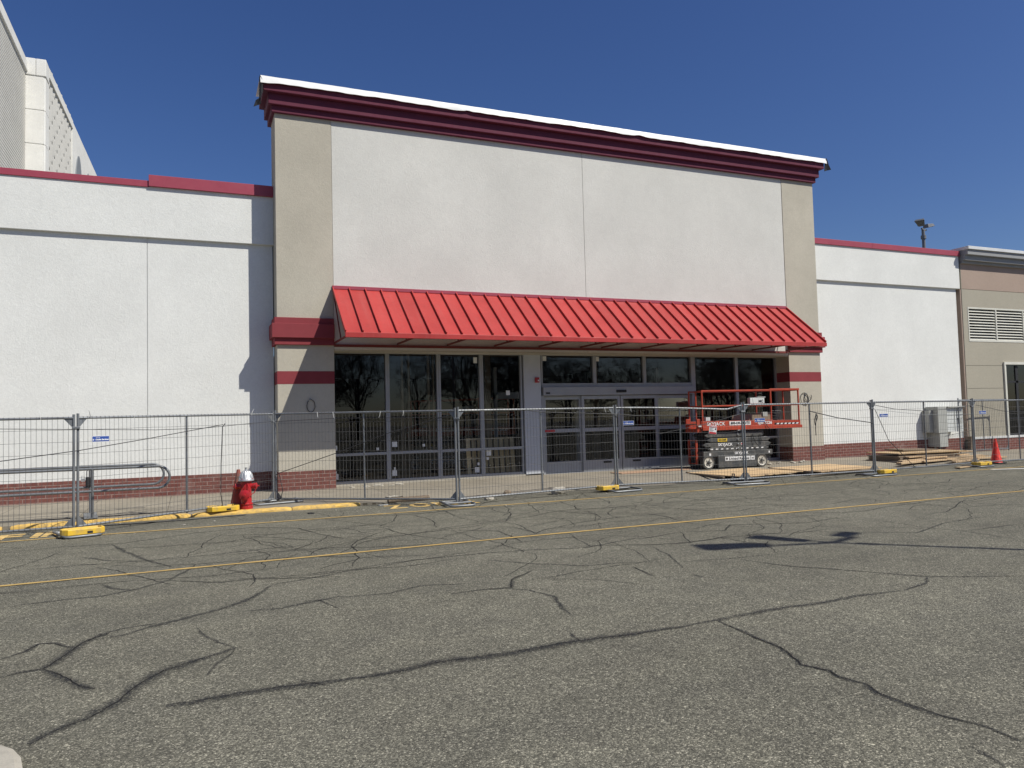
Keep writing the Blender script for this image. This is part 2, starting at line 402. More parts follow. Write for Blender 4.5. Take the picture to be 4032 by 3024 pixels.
M['n_brick'] = M['brick']
M['louvre'] = m_paint('cream_louvre', (.62, .61, .54), .5)
M['f_con'] = m_stucco('ribbed_pale_concrete', (.60, .585, .54), .10, .12)
M['f_pier'] = m_stucco('pale_precast_panel', (.74, .73, .69), .10, .16)
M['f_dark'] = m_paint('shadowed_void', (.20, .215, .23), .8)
M['lamp'] = m_paint('bronze_grey_lamp', (.16, .165, .175), .45)
M['bark'] = m_paint('grey_bark', (.075, .065, .055), .9, .2)
# ------------------------------------------------------------------ ground, sidewalk, kerb, markings
def strip(mb, pts, w, z, acr, jit=0.0, seed=1, sub=.12, taper=True):
    """flat ribbon along pts; writes the 'across' value (-1..1) of every vertex to acr"""
    rn = random.Random(seed); P = [Vector((p[0], p[1])) for p in pts]; Q = []
    for a, b in zip(P[:-1], P[1:]):
        n = max(1, int((b - a).length / sub))
        for i in range(n): Q.append(a.lerp(b, i / n))
    Q.append(P[-1]); N = len(Q); o = len(mb.v); off = 0
    for i, q in enumerate(Q):
        t = Q[min(i + 1, N - 1)] - Q[max(i - 1, 0)]
        if t.length < 1e-6: t = Vector((1, 0))
        t.normalize(); nn = Vector((-t.y, t.x)); off = off * .7 + rn.uniform(-jit, jit)
        k = 1.0
        if taper: k = min(1, .35 + 3 * i / N, .35 + 3 * (N - 1 - i) / N)
        ww = w * k * rn.uniform(.75, 1.25) if jit else w
        c = q + nn * off
        for s_ in (-1, 0, 1):
            mb.v.append((c.x + nn.x * ww * s_ / 2, c.y + nn.y * ww * s_ / 2, z)); acr.append(float(s_))
    for i in range(N - 1):
        for k in (0, 1): mb.f.append((o + i * 3 + k, o + (i + 1) * 3 + k, o + (i + 1) * 3 + k + 1, o + i * 3 + k + 1))
def across(o, acr):
    a = o.data.attributes.new('across', 'FLOAT', 'POINT')
    for i, v in enumerate(acr): a.data[i].value = v

struct('ground', MB().add([(-500, -500, 0), (500, -500, 0), (500, 500, 0), (-500, 500, 0)], [(0, 1, 2, 3)]), M['asphalt'])

def wz(x, y):                                    # sidewalk height
    e = max(0.0, min(1.0, (y - 16.0) / 1.3))
    if x < 3.3: z0 = .062
    elif x < 4.3: z0 = .062 - .06 * (x - 3.3)
    else: z0 = .005
    z1 = .10 if x < 19.8 else max(.03, .10 - .01 * (x - 19.8))
    return z0 + (z1 - z0) * (e * e * (3 - 2 * e))
sw = MB(); xs = [-40, -20, -10, -5] + [i * .5 for i in range(-8, 60)] + [32, 36, 45, 60]; ys = [15.98, 16.1, 16.3, 16.5, 16.8, 17.1, 17.3, 17.7, 18.5, 19.3, 20.3]
rn = random.Random(3)
for j, y in enumerate(ys):
    for x in xs:
        yy = y + (rn.uniform(-.12, .12) if (j == 0 and x > 3.4) else 0)
        sw.v.append((x, yy, wz(x, y) + (0 if j else -.004)))
nx = len(xs)
for j in range(len(ys) - 1):
    for i in range(nx - 1): sw.f.append((j * nx + i, j * nx + i + 1, (j + 1) * nx + i + 1, (j + 1) * nx + i))
# skirt down to the road at the front edge
o = len(sw.v)
for i in range(nx): sw.v.append((sw.v[i][0], sw.v[i][1], -.05))
for i in range(nx - 1): sw.f.append((o + i, o + i + 1, i + 1, i))
struct('sidewalk', sw, M['walk'], smooth=True)

kb = MB(); segs = [(-30, -12), (-12, -7), (-7, -4.1), (-4.08, -3.05), (-2.92, -1.9), (-1.88, .02), (.05, 1.9), (1.915, 3.29)]
prof = [(15.86, -.02), (15.865, .03), (15.89, .058), (15.935, .072), (15.99, .075), (16.04, .07), (16.06, .05), (16.06, -.02)]
for a, b in segs:
    n = max(2, int((b - a) / .09)); o = len(kb.v); np_ = len(prof)
    for i in range(n + 1):
        x = a + (b - a) * i / n; e = min(i, n - i); tp = {0: .72, 1: .94}.get(e, 1)
        for (y, z) in prof: kb.v.append((x, 15.97 + (y - 15.97) * tp + rn.uniform(-.006, .006), z * tp + rn.uniform(-.005, .005) if z > 0 else z))
    for i in range(n):
        for k in range(np_ - 1): kb.f.append((o + i * np_ + k, o + (i + 1) * np_ + k, o + (i + 1) * np_ + k + 1, o + i * np_ + k + 1))
    kb.f.append(tuple(o + k for k in range(np_))); kb.f.append(tuple(o + n * np_ + k for k in reversed(range(np_))))
struct('kerb', kb, M['kerb'], smooth=True)
isl = MB(); rr = [(-4, 4.84), (-1.25, 4.88), (-1.02, 4.87), (-.93, 4.82), (-.85, 4.72), (-.79, 4.58), (-.75, 4.4), (-.74, 4.2), (-.8, 0), (-4, 0)]
vs = [(x, y, -.03) for x, y in rr] + [(x, y, .065) for x, y in rr] + [((x + 1.2) * .96 - 1.2 - .01, y - .03, .085) for x, y in rr]; n = len(rr)
isl.add(vs, [(i, (i + 1) % n, n + (i + 1) % n, n + i) for i in range(n)] + [(n + i, n + (i + 1) % n, 2 * n + (i + 1) % n, 2 * n + i) for i in range(n)] + [tuple(range(2 * n, 3 * n))])
struct('traffic_island', isl, M['concrete'], smooth=False)

CR = [[9,[[-1.22,6.35],[-1.09,6.41],[-0.97,6.42],[-0.92,6.55],[-0.86,6.8],[-0.77,7.1],[-0.62,7.27]]],[7,[[-0.77,7.1],[-0.54,7.13],[-0.33,7.3],[-0.04,7.5],[0.28,7.74],[0.48,7.91],[0.69,8.25],[0.8,8.56]]],[4,[[-0.77,7.1],[-0.69,7.26],[-0.51,7.38],[-0.27,7.41]]],[9,[[-0.97,6.42],[-0.82,6.15],[-0.69,5.88],[-0.59,5.76]]],[5,[[-1.32,6.85],[-1.19,7.0],[-1.12,7.19],[-1.0,7.15],[-0.87,6.96]]],[12,[[-0.81,4.93],[-0.68,5.11],[-0.56,5.2],[-0.41,5.45],[-0.32,5.72],[-0.17,5.96],[0.2,6.21],[0.32,6.32]]],[2.5,[[0.05,7.07],[0.14,6.71],[0.3,6.31]]],[2.5,[[0.32,6.26],[0.19,5.92],[0.12,5.7]]],[12,[[-0.14,5.21],[0.17,5.21],[0.5,5.23],[0.93,5.19]]],[1,[[0.64,5.34],[0.75,5.23],[0.84,5.08]]],[5,[[-1.71,8.85],[-1.32,8.92],[-0.83,8.92],[-0.53,9.11],[-0.21,9.48],[-0.02,9.98],[0.07,10.38]]],[5,[[-0.91,9.6],[-0.77,9.29],[-0.54,9.08]]],[4,[[-0.21,9.43],[0.3,9.04],[0.63,9.03],[1.56,8.63]]],[4,[[-2.15,11.13],[-1.48,11.14],[-0.58,11.02],[0.37,11.04],[0.99,11.16],[1.63,11.15],[2.03,11.22]]],[6,[[-1.06,12.84],[-0.78,11.82],[-0.49,10.97],[-0.18,10.3]]],[5,[[-1.35,11.78],[-0.96,11.25],[-0.58,11.02]]],[3,[[-2.49,12.87],[-1.73,13.02],[-0.89,12.91],[0.1,13.48],[0.96,13.65],[1.66,13.08],[1.89,12.11],[2.09,11.52]]],[5,[[0.8,8.56],[1.09,8.67],[1.6,8.86]]],[5,[[0.45,7.51],[0.79,7.45],[1.16,7.59],[1.38,7.66]]],[2.5,[[0.96,7.64],[1.16,7.59],[1.29,7.17]]],[12,[[0.92,5.16],[1.24,5.15],[1.59,5.22],[1.94,5.2],[2.31,5.19],[2.72,5.22],[3.11,5.17],[3.65,5.15]]],[4,[[2.89,7.23],[3.12,6.97],[3.21,6.62],[3.1,6.23],[3.05,5.88]]],[2.5,[[2.77,5.45],[2.75,5.2]]],[4,[[1.37,7.59],[1.83,7.56],[2.2,7.71],[2.67,7.57]]],[4,[[2.38,7.21],[2.72,7.24],[3.01,7.16],[3.16,7.51],[3.56,7.85]]],[5,[[1.61,8.91],[2.02,9.1],[2.63,9.2],[3.47,9.2],[4.08,9.09],[4.78,8.87],[5.84,9.2]]],[2.5,[[2.12,10.03],[2.26,9.53],[2.92,9.47]]],[4,[[3.36,8.7],[3.76,8.16],[4.21,7.78],[4.75,7.68],[5.07,7.54]]],[2.5,[[4.64,7.47],[4.57,6.91]]],[2.5,[[5.55,8.45],[5.41,7.87],[5.07,7.11]]],[2.5,[[4.53,14.21],[4.42,13.13],[4.43,12.73]]],[3,[[2.03,11.22],[3.0,11.3],[4.05,11.8],[4.92,11.89],[5.37,12.73],[5.16,12.61],[5.65,13.25]]],[3,[[3.8,11.45],[4.37,10.88],[4.34,10.25],[4.27,9.71]]],[3,[[4.5,11.4],[4.74,11.13],[4.8,10.31]]],[2.5,[[5.19,10.15],[5.0,9.41],[4.89,8.87]]],[3,[[5.76,9.08],[6.64,9.29]]],[3,[[6.07,13.1],[6.58,11.88],[7.86,10.98]]],[3,[[7.37,11.33],[7.45,10.4]]],[8,[[3.65,5.15],[4.04,5.19],[4.63,5.24],[5.21,5.21],[5.8,5.22],[6.17,5.19]]],[3,[[6.17,5.19],[6.63,5.32],[6.9,5.5]]],[3,[[5.94,7.19],[6.14,6.57],[6.44,6.19],[6.65,5.87],[6.9,5.5],[7.21,5.32],[7.72,5.06]]],[4,[[4.01,5.17],[3.98,4.82],[3.95,4.58],[3.94,4.38],[3.84,4.09],[3.8,4.02],[3.87,3.84],[3.83,3.72],[3.87,3.57],[3.81,3.41],[3.81,3.19],[3.83,3.01],[3.92,2.8],[3.9,2.71],[3.89,2.6]]],[3,[[5.28,7.41],[5.98,7.28],[6.42,7.25]]],[2.5,[[4.98,6.82],[4.96,6.55]]],[3,[[6.64,9.29],[7.24,9.08],[7.66,9.49],[8.8,9.03],[9.65,9.23]]],[3,[[8.0,8.4],[8.25,8.33],[9.09,7.6],[9.26,7.49],[10.29,7.92],[11.35,8.05]]],[3,[[9.86,8.74],[9.76,7.88],[9.88,7.25],[9.82,6.4]]],[3,[[9.8,7.31],[10.4,7.27],[11.21,7.3]]],[2,[[11.32,9.6],[11.36,9.16],[11.84,8.95]]],[3,[[3.62,2.68],[3.59,2.54],[3.56,2.45]]]]
cm = MB(); ac = []
for i, (w, pts) in enumerate(CR): strip(cm, pts, w * .0135 + .010, .004, ac, .012, i, .07)
across(struct('road_cracks', cm, M['crack']), ac)
cs = MB(); ac = []                                         # the open splits inside the sealed bands
for i, (w, pts) in enumerate(CR):
    if w >= 9 or len(pts) > 10 or i % 4 == 0: strip(cs, pts, .016 if len(pts) > 10 else .0095, .0052, ac, .009, 400 + i, .05)
across(struct('open_cracks', cs, M['split']), ac)
hl = MB(); ac = []; rn = random.Random(11)               # finer branching cracks over the roadway
def wander(x, y, a, n, w, lv, seed):
    r_ = random.Random(seed); pts = [(x, y)]; a0 = a
    for i in range(n):
        a = a0 + (a - a0) * .7 + r_.uniform(-.38, .38); s_ = r_.uniform(.16, .34); x += s_ * math.cos(a); y += s_ * math.sin(a)
        if not 6.2 < y < 15.7: break
        pts.append((x, y))
        if lv and r_.random() < .13: wander(x, y, a + r_.choice((-1, 1)) * r_.uniform(.7, 1.5), r_.randint(4, 11), w * .75, lv - 1, seed * 7 + i)
    if len(pts) > 2: strip(hl, pts, w, .0035, ac, .012, seed, .06)
k_ = 0
for row in range(13):                                        # long cracks run with the paving lanes, short ones across
    y = 8.7 + row * .56 + rn.uniform(-.2, .2); x = -7 + rn.uniform(0, 3)
    while x < 26:
        k_ += 1; wander(x, y + rn.uniform(-.3, .3), rn.uniform(-.16, .16), rn.randint(9, 24), rn.uniform(.018, .034), 2, 900 + k_); x += rn.uniform(4.0, 8.0)
for i in range(26): wander(rn.uniform(-6, 24), rn.uniform(8.6, 14.5), rn.choice((1.2, 1.9, -1.3, 1.57)), rn.randint(5, 14), rn.uniform(.018, .032), 1, 2000 + i)
for i in range(5): wander(rn.uniform(-1, 7), rn.uniform(6.4, 8.4), rn.uniform(-.3, 2.2), rn.randint(6, 12), rn.uniform(.016, .024), 1, 3000 + i)
across(struct('hairline_cracks', hl, M['fine']), ac)
yl = MB(); ac = []
strip(yl, [(-40, 14.13), (3, 14.16), (12, 14.15), (60, 14.10)], .13, .008, ac, .0035, 1, .3, False)
strip(yl, [(-40, 10.06), (-1.9, 10.09), (4.3, 10.16), (10, 10.12), (15.5, 10.08), (60, 10.0)], .12, .008, ac, .004, 2, .3, False)
across(struct('yellow_lane_lines', yl, M['yline']), ac)
wl = MB(); ac = []
strip(wl, [(20.3, 14.02), (21.4, 13.55), (24, 12.45), (30, 9.9)], .30, .012, ac, .004, 4, .3, False)
across(struct('white_crossing_line', wl, M['wline']), ac)
fz = MB()
for ch, x, w, y in (('F', -2.72, .36, 14.72), ('I', -2.33, .12, 14.71), ('R', -2.05, .38, 14.73), ('E', -1.58, .36, 14.73), ('Z', 3.86, .40, 15.17), ('O', 4.38, .42, 15.17), ('N', 4.90, .42, 15.17), ('E', 5.42, .36, 15.17)):
    t = text_mb(ch, .90, .0, .024, w); fz.add(t.v, t.f, T(x, y, .006))
struct('fire_zone_lettering', fz, M['ytext'])

# ------------------------------------------------------------------ the store
PY = 19.45; WY = 20.10; G = .06
store = thing('store_building', 'white stucco store with tall red-trimmed entrance block and red metal awning', 'building', (10.9, 19.45, 0))
def P(name, mb, mat, par=None, **k): return obj(name, mb, mat, par or store, world=True, **k)
# left wing: lower wall in two panels with a joint, fascia, brick base, coping
P('wing_wall', MB().box(-14, -.92, WY, WY + .25, .56, 6.37).box(-.905, 2.0, WY, WY + .25, .56, 6.37).box(-14, 2.0, WY + .02, WY + .3, .5, 6.4), M['white'])
P('wing_fascia', MB().box(-14, 2.02, WY - .085, WY + .25, 6.36, 7.62), M['white'], bev=.008)
P('brick_base', MB().box(-14, 2.02, WY - .012, WY + .2, -.1, .575), M['brick'])
P('wing_coping', MB().box(-14, -.86, WY - .115, WY + .4, 7.585, 7.74), M['red_cap'], bev=.006)
P('wing_coping', MB().box(-.87, 2.02, WY - .15, WY + .4, 7.60, 7.88), M['red_cap'], bev=.006)
# right wing
P('wing_wall', MB().box(19.8, 27.62, WY, WY + .25, .56, 6.40), M['white'])
P('wing_fascia', MB().box(19.8, 27.76, WY - .085, WY + .25, 6.39, 7.70), M['white'], bev=.008)
P('brick_base', MB().box(19.8, 27.66, WY - .012, WY + .2, -.1, .575), M['brick'])
P('wing_coping', MB().box(19.8, 23.1, WY - .13, WY + .4, 7.67, 7.87).box(23.103, 27.80, WY - .13, WY + .4, 7.67, 7.87), M['red_cap'], bev=.006)
P('roof', MB().box(-14, 27.6, WY + .35, 48, 7.1, 7.3), M['n_grey'])
# entrance block
P('upper_wall', MB().box(3.43, 10.795, PY + .012, WY, 3.64, 9.9).box(10.808, 18.41, PY + .012, WY, 3.64, 9.9).box(3.40, 18.44, PY + .035, WY + .05, 3.66, 9.9), M['panel'])
P('parapet_block', MB().box(2.021, 19.799, WY, 20.32, 7.3, 10.1), M['tan'])
for s_, (a, b) in enumerate(((2.02, 3.418), (18.422, 19.8))):
    pil = P('pillar', MB().box(a, b, PY, WY + .1, .56, 9.9), M['tan'], bev=.006)
    l = 1 if s_ == 0 else 0; r = 1 - l; q = lambda p: (a - p * l, b + p * r)
    x0, x1 = q(.066); band = MB().box(x0, x1, PY - .066, WY - .02, 4.26, 4.42).box(x0, x1, PY - .066, WY - .021, 3.735, 3.91)
    x0, x1 = q(.130); band.box(x0, x1, PY - .130, WY - .022, 3.905, 4.265)
    obj('band', band, M['maroon'], pil, world=True, bev=.008)
    x0, x1 = q(.004); obj('stripe', MB().box(x0 - (.004 if s_ else 0), x1, PY - .004, WY - .02, 2.755, 3.075), M['maroon'], pil, world=True)
    x0, x1 = q(.012); obj('brick_base', MB().box(x0 - (.012 if s_ else 0), x1, PY - .012, WY - .02, -.1, .575), M['brick'], pil, world=True)
# cornice: three stepped tiers with mitred returns, then the loose white membrane
cor = MB()
for p, z0, z1 in ((.082, 9.60, 9.775), (.165, 9.77, 10.05), (.285, 10.045, 10.36)):
    cor.box(2.02 - p, 19.8 + p, PY - p, 20.45, z0, z1)
co = P('cornice', cor, M['cornice'], bev=.012)
mem = MB(); n = 240; rn = random.Random(5); ph = [rn.uniform(0, 6) for _ in range(8)]
def wav(x): return .007 * math.sin(x * 2.1 + ph[0]) + .006 * math.sin(x * 4.7 + ph[1]) + .008 * math.sin(x * .9 + ph[2]) + .004 * math.sin(x * 13 + ph[3])
mx0, mx1 = 2.02 - .36, 19.8 + .36
for i in range(n + 1):
    x = mx0 + (mx1 - mx0) * i / n; w = wav(x); w2 = wav(x * 1.3 + 4)
    k = .035 * math.exp(-((x - 12.6) / .16) ** 2) + .030 * math.exp(-((x - 7.1) / .1) ** 2) - .04 * math.exp(-(i / 7.0) ** 2)
    for (y, z) in ((20.5, 10.41), (PY - .27, 10.41 + w2 * .2), (PY - .305, 10.395 + w2 * .3), (PY - .33, 10.32 + w * .3), (PY - .35 - w * .7, 10.225 + w * .8 + k), (PY - .338 - w * .7, 10.222 + w * .8 + k), (PY - .29, 10.33)): mem.v.append((x, y, z))
for i in range(n):
    for j in range(6): mem.f.append((i * 7 + j, (i + 1) * 7 + j, (i + 1) * 7 + j + 1, i * 7 + j + 1))
obj('roof_membrane', mem, M['membrane'], co, world=True, smooth=True)
def flap(pts):
    k = len(pts); f_ = MB().add([tuple(q_) for q_ in pts] + [(q_[0], q_[1] + .012, q_[2]) for q_ in pts], [tuple(range(k)), tuple(reversed(range(k, 2 * k)))] + [(i, (i + 1) % k, k + (i + 1) % k, k + i) for i in range(k)])
    obj('loose_flap', f_, M['black_flap'], co, world=True)
flap([(1.655, PY - .33, 10.39), (1.70, PY - .345, 10.29), (1.72, PY - .31, 10.0), (1.66, PY - .29, 9.78), (1.645, PY - .02, 9.80), (1.645, PY - .18, 10.39)])
flap([(1.66, PY - .28, 9.84), (1.55, PY - .26, 9.76), (1.50, PY - .24, 9.60), (1.60, PY - .22, 9.66), (1.68, PY - .23, 9.70)])
flap([(20.16, PY - .33, 10.42), (20.20, PY - .345, 10.32), (20.28, PY - .31, 10.20), (20.42, PY - .27, 10.06), (20.26, PY - .25, 10.02), (20.09, PY - .29, 9.96), (20.10, PY - .31, 10.2)])
# awning: sheet, seams, flashing, lip, trusses
ax0, ax1, ay, az0, az1 = 3.39, 18.40, 17.80, 3.88, 5.21
wall_y = PY + .012
aw = P('awning', MB().add([(ax0, wall_y, az1), (ax1, wall_y, az1), (ax1, ay, az0), (ax0, ay, az0), (ax0, wall_y, az1 - .035), (ax1, wall_y, az1 - .035), (ax1, ay, az0 - .035), (ax0, ay, az0 - .035)],
    [(0, 1, 2, 3), (7, 6, 5, 4), (0, 4, 5, 1), (1, 5, 6, 2), (2, 6, 7, 3), (3, 7, 4, 0)]), M['awning'])
sm = MB(); nb = 36; L_ = math.hypot(wall_y - ay, az1 - az0); th = math.atan2(az1 - az0, wall_y - ay)
for i in range(nb + 1):
    x = ax0 + .012 + (ax1 - ax0 - .024) * i / nb
    sm.box(-.013, .013, 0.012, L_ - .03, 0, .060, Matrix.Translation((x, ay, az0)) @ Matrix.Rotation(th, 4, 'X'))
obj('seams', sm, M['awning'], aw, world=True)
obj('flashing', MB().box(ax0, ax1, wall_y - .045, wall_y + .02, az1 - .02, az1 + .07), M['red_cap'], aw, world=True, bev=.004)
obj('lip', MB().box(ax0, ax1, ay - .03, ay + .0, az0 - .115, az0 + .004).box(ax0, ax1, ay, ay + .05, az0 - .115, az0 - .095), M['awning'], aw, world=True, bev=.005)
for i, x in enumerate([3.43, 5.08, 6.47, 7.85, 9.22, 10.57, 11.27, 12.66, 14.06, 15.48, 16.90, 18.35]):
    t = MB(); q = .016
    t.box(x - q, x + q, ay + .01, wall_y, 3.775, 3.82)
    t.box(x - q, x + q, 0, L_ * .985, -.082, -.04, Matrix.Translation((0, ay, az0)) @ Matrix.Rotation(th, 4, 'X'))
    dy = wall_y - ay; t.box(x - q + .003, x + q - .003, 0, math.hypot(dy * .55, 1.28), -.018, .018, Matrix.Translation((0, ay + dy * .45, 3.80)) @ Matrix.Rotation(math.atan2(1.28, dy * .55), 4, 'X'))
    obj('truss', t, M['truss'], aw, world=True)
obj('wall_rail', MB().box(ax0 + .03, ax1 - .02, wall_y - .05, wall_y - .004, 3.70, 3.765), M['truss'], aw, world=True)
P('lintel', MB().box(3.42, 18.42, PY + .03, WY + .03, 3.60, 3.66), M['tan'])
# storefront
fy = WY - .055; gy = WY + .02
def window(name, x0, x1, z0, z1, mids=(), stick=(), b=.055, zl=None):
    f = MB().box(x0, x0 + b, fy, WY + .06, z0, z1).box(x1 - b, x1, fy, WY + .06, z0, z1).box(x0 + b, x1 - b, fy, WY + .06, z0, z0 + b * 1.3).box(x0 + b, x1 - b, fy, WY + .06, z1 - b * .9, z1)
    for z in mids: f.box(x0 + b, x1 - b, fy + .003, WY + .06, z - .036, z + .036)
    w = P(name, f, M['alu'], bev=.004, seg=1)
    zs = [z0 + b * 1.3] + [z for m_ in mids for z in (m_ - .036, m_ + .036)] + [z1 - b * .9]
    for k in range(0, len(zs), 2):
        obj('pane', MB().add([(x0 + b, gy, zs[k]), (x1 - b, gy, zs[k]), (x1 - b, gy, zs[k + 1]), (x0 + b, gy, zs[k + 1])], [(0, 1, 2, 3)]), M['glass'], w, world=True)
    for (sx, sz, sw_, sh) in stick: obj('sticker', MB().box(sx, sx + sw_, gy - .009, gy - .004, sz, sz + sh), M['paper'], w, world=True)
    return w
zb, zt, zm = .145, 3.645, .912
window('window', 3.42, 4.94, zb, zt, (zm,), [(3.45, 1.03, .13, .13), (4.62, 1.0, .07, .07), (3.46, .27, .14, .15), (3.49, .43, .07, .06)])
window('window', 4.94, 6.385, zb, zt, (zm,), [(5.05, 1.07, .14, .14), (5.04, .29, .13, .15), (5.09, .44, .05, .08), (5.9, 1.05, .07, .07)])
window('window', 6.39, 7.66, zb, zt, (zm,), [(7.42, .26, .14, .15), (7.50, .46, .07, .08), (7.45, 3.36, .11, .17)])
window('window', 7.66, 8.92, zb, zt, (zm,), [(7.78, .72, .14, .16), (7.78, .60, .07, .08), (8.43, 2.44, .12, .13)])
window('transom_window', 9.535, 11.345, 2.70, zt, (), [(9.63, 3.44, .12, .14)])
window('transom_window', 11.345, 13.13, 2.70, zt, (), [(11.42, 3.44, .12, .14)])
window('transom_window', 13.13, 14.97, 2.70, zt)
window('window', 15.00, 16.725, zb, zt, (zm,))
window('window', 16.725, 18.425, zb, zt, (zm,))
P('sill_curb', MB().box(3.42, 8.95, WY - .09, WY + .1, .0, .142), M['concrete']); P('sill_curb', MB().box(14.98, 18.42, WY - .09, WY + .1, 0, .142), M['concrete'])
P('pier_panel', MB().box(8.955, 9.50, WY - .105, WY + .1, .13, 3.645), M['pier'], bev=.006)
al = P('fire_alarm', MB().box(9.30, 9.43, WY - .16, WY - .10, 2.79, 2.94), M['alarm'], bev=.008); obj('strobe', MB().box(9.375, 9.41, WY - .175, WY - .155, 2.83, 2.87), M['paper'], al, world=True)
hd = P('door_header', MB().box(9.55, 14.96, WY - .16, WY + .08, 2.405, 2.655), M['alu'], bev=.008)
obj('sensor', MB().box(12.02, 12.36, WY - .20, WY - .155, 2.475, 2.555), M['black'], hd, world=True, bev=.01)
obj('badge', MB().box(9.63, 9.76, WY - .166, WY - .158, 2.45, 2.50), M['black_ink'], hd, world=True)
P('door_jamb', MB().box(9.52, 9.60, WY - .07, WY + .08, .09, 2.41), M['alu']); P('door_jamb', MB().box(14.88, 15.0, WY - .07, WY + .08, .09, 3.65), M['alu'])
P('transom_rail', MB().box(9.535, 14.97, WY - .06, WY + .06, 2.65, 2.71), M['alu'])
for i, (x0, x1, dy) in enumerate(((9.60, 10.885, .03), (10.86, 12.20, -.03), (12.225, 13.55, -.03), (13.53, 14.88, .03))):
    y0, y1 = WY + dy - .03, WY + dy + .02; b = .085
    f = MB().box(x0, x0 + b, y0, y1, .115, 2.39).box(x1 - b, x1, y0, y1, .115, 2.39).box(x0 + b, x1 - b, y0, y1, .115, .45).box(x0 + b, x1 - b, y0, y1, 2.285, 2.39).box(x0 + b, x1 - b, y0 + .002, y1, 1.305, 1.415)
    d = P('sliding_door', f, M['alu'], bev=.005, seg=1)
    for a, c in ((.45, 1.305), (1.415, 2.285)): obj('pane', MB().add([(x0 + b, WY + dy, a), (x1 - b, WY + dy, a), (x1 - b, WY + dy, c), (x0 + b, WY + dy, c)], [(0, 1, 2, 3)]), M['glass'], d, world=True)
    if i in (1, 2): obj('pull_handle', MB().box((x0 + x1) / 2 + (.02 if i == 1 else -.3), (x0 + x1) / 2 + (.3 if i == 1 else -.02), y0 - .012, y0 - .001, .345, .40), M['black_ink'], d, world=True)
    if i == 0: obj('warning_strip', MB().box(x0 + .01, x0 + .36, y0 - .006, y0 - .001, 1.33, 1.395), M['red_ink'], d, world=True)
P('threshold', MB().box(9.52, 14.98, WY - .10, WY + .12, .03, .113), M['alu'])
# interior shell
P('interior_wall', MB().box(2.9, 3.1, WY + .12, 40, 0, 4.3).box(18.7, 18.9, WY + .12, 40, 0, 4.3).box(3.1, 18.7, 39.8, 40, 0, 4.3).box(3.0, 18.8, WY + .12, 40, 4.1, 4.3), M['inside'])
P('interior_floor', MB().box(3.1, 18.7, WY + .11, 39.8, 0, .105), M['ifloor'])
for a_, b_, c_, d_ in ((5.70, 5.76, 21.5, 21.6), (5.90, 5.96, 21.5, 21.6), (6.50, 6.56, 21.5, 21.6), (6.66, 6.70, 21.5, 21.6), (8.75, 8.95, 22.6, 22.8), (13.5, 13.7, 24, 24.2)): P('interior_column', MB().box(a_, b_, c_, d_, .1, 4.1), M['ply_dark'])
# interior vestibule frame
P('vestibule_frame', MB().box(8.9, 9.0, 22.2, 22.3, .1, 3.4).box(11.8, 11.9, 22.2, 22.3, .1, 2.4).box(15, 15.1, 22.2, 22.3, .1, 3.4).box(8.9, 15.1, 22.2, 22.3, 2.4, 2.6), M['alu'])

# ------------------------------------------------------------------ neighbouring shop
NY = 20.03
shop = thing('shop_building', 'tan and pinkish stucco shop beside the white store, with a large cream louvre', 'building', (33, NY, 0))
def N(name, mb, mat, par=None, **k): return obj(name, mb, mat, par or shop, world=True, **k)
X1 = 60
wl_ = MB()
for a, b in ((.58, 2.478), (2.492, 3.378), (3.392, 4.33)): wl_.box(27.88, 30.12, NY, NY + .4, a, b)
wl_.box(27.88, 30.11, NY + .02, NY + .4, .5, 4.33).box(27.88, 28.14, NY, NY + .4, 4.33, 5.69).box(27.88, X1, NY, NY + .4, 5.69, 6.39).box(30.12, X1, NY, NY + .4, 3.53, 4.33).box(33.2, X1, NY, NY + .4, 4.33, 5.69).box(33.9, X1, NY, NY + .4, .5, 3.53)
N('wall', wl_, M['n_tan'])
N('upper_wall', MB().box(27.88, X1, NY, NY + .4, 6.405, 7.42), M['n_pink'])
cn = N('cornice', MB().box(27.88, X1, NY - .10, NY + 3, 7.40, 7.50).box(27.87, X1, NY - .22, NY + 3, 7.50, 7.70).box(27.86, X1, NY - .34, NY + 3, 7.70, 7.90), M['n_grey'], bev=.01)
obj('cap', MB().box(27.84, X1, NY - .40, NY + 3, 7.90, 8.02), M['n_cap'], cn, world=True, bev=.008)
N('sill_course', MB().box(27.95, 30.2, NY - .05, NY + .2, .50, .585).box(30.2, X1, NY - .05, NY + .2, .50, .585), M['n_cap'])
N('brick_base', MB().box(27.9, X1, NY - .03, NY + .3, -.1, .50), M['brick'])
N('side_wall', MB().box(27.86, 27.88, NY + .001, NY + 8, -.1, 7.4), M['n_tan'])
vb = MB(); x0, x1 = 28.14, 33.2
vb.box(x0, x0 + .05, NY - .012, NY + .1, 4.33, 5.69).box(x1 - .05, x1, NY - .012, NY + .1, 4.33, 5.69).box(x0 + .05, x1 - .05, NY - .012, NY + .1, 4.33, 4.40).box(x0 + .05, x1 - .05, NY - .012, NY + .1, 5.63, 5.69)
for x in (29.80, 31.47): vb.box(x - .03, x + .03, NY - .01, NY + .1, 4.40, 5.63)
vent = N('louvre_vent', vb, M['louvre'])
sl = MB()
for i in range(11):
    z = 4.44 + i * .111
    for a, b in ((x0 + .05, 29.77), (29.83, 31.44), (31.50, x1 - .05)): sl.box(a, b, -.062, .062, -.006, .006, Matrix.Translation((0, NY + .045, z)) @ Matrix.Rotation(R(38), 4, 'X'))
obj('slats', sl, M['louvre'], vent, world=True)
obj('backing', MB().box(x0, x1, NY + .16, NY + .2, 4.33, 5.69), M['black'], vent, world=True)
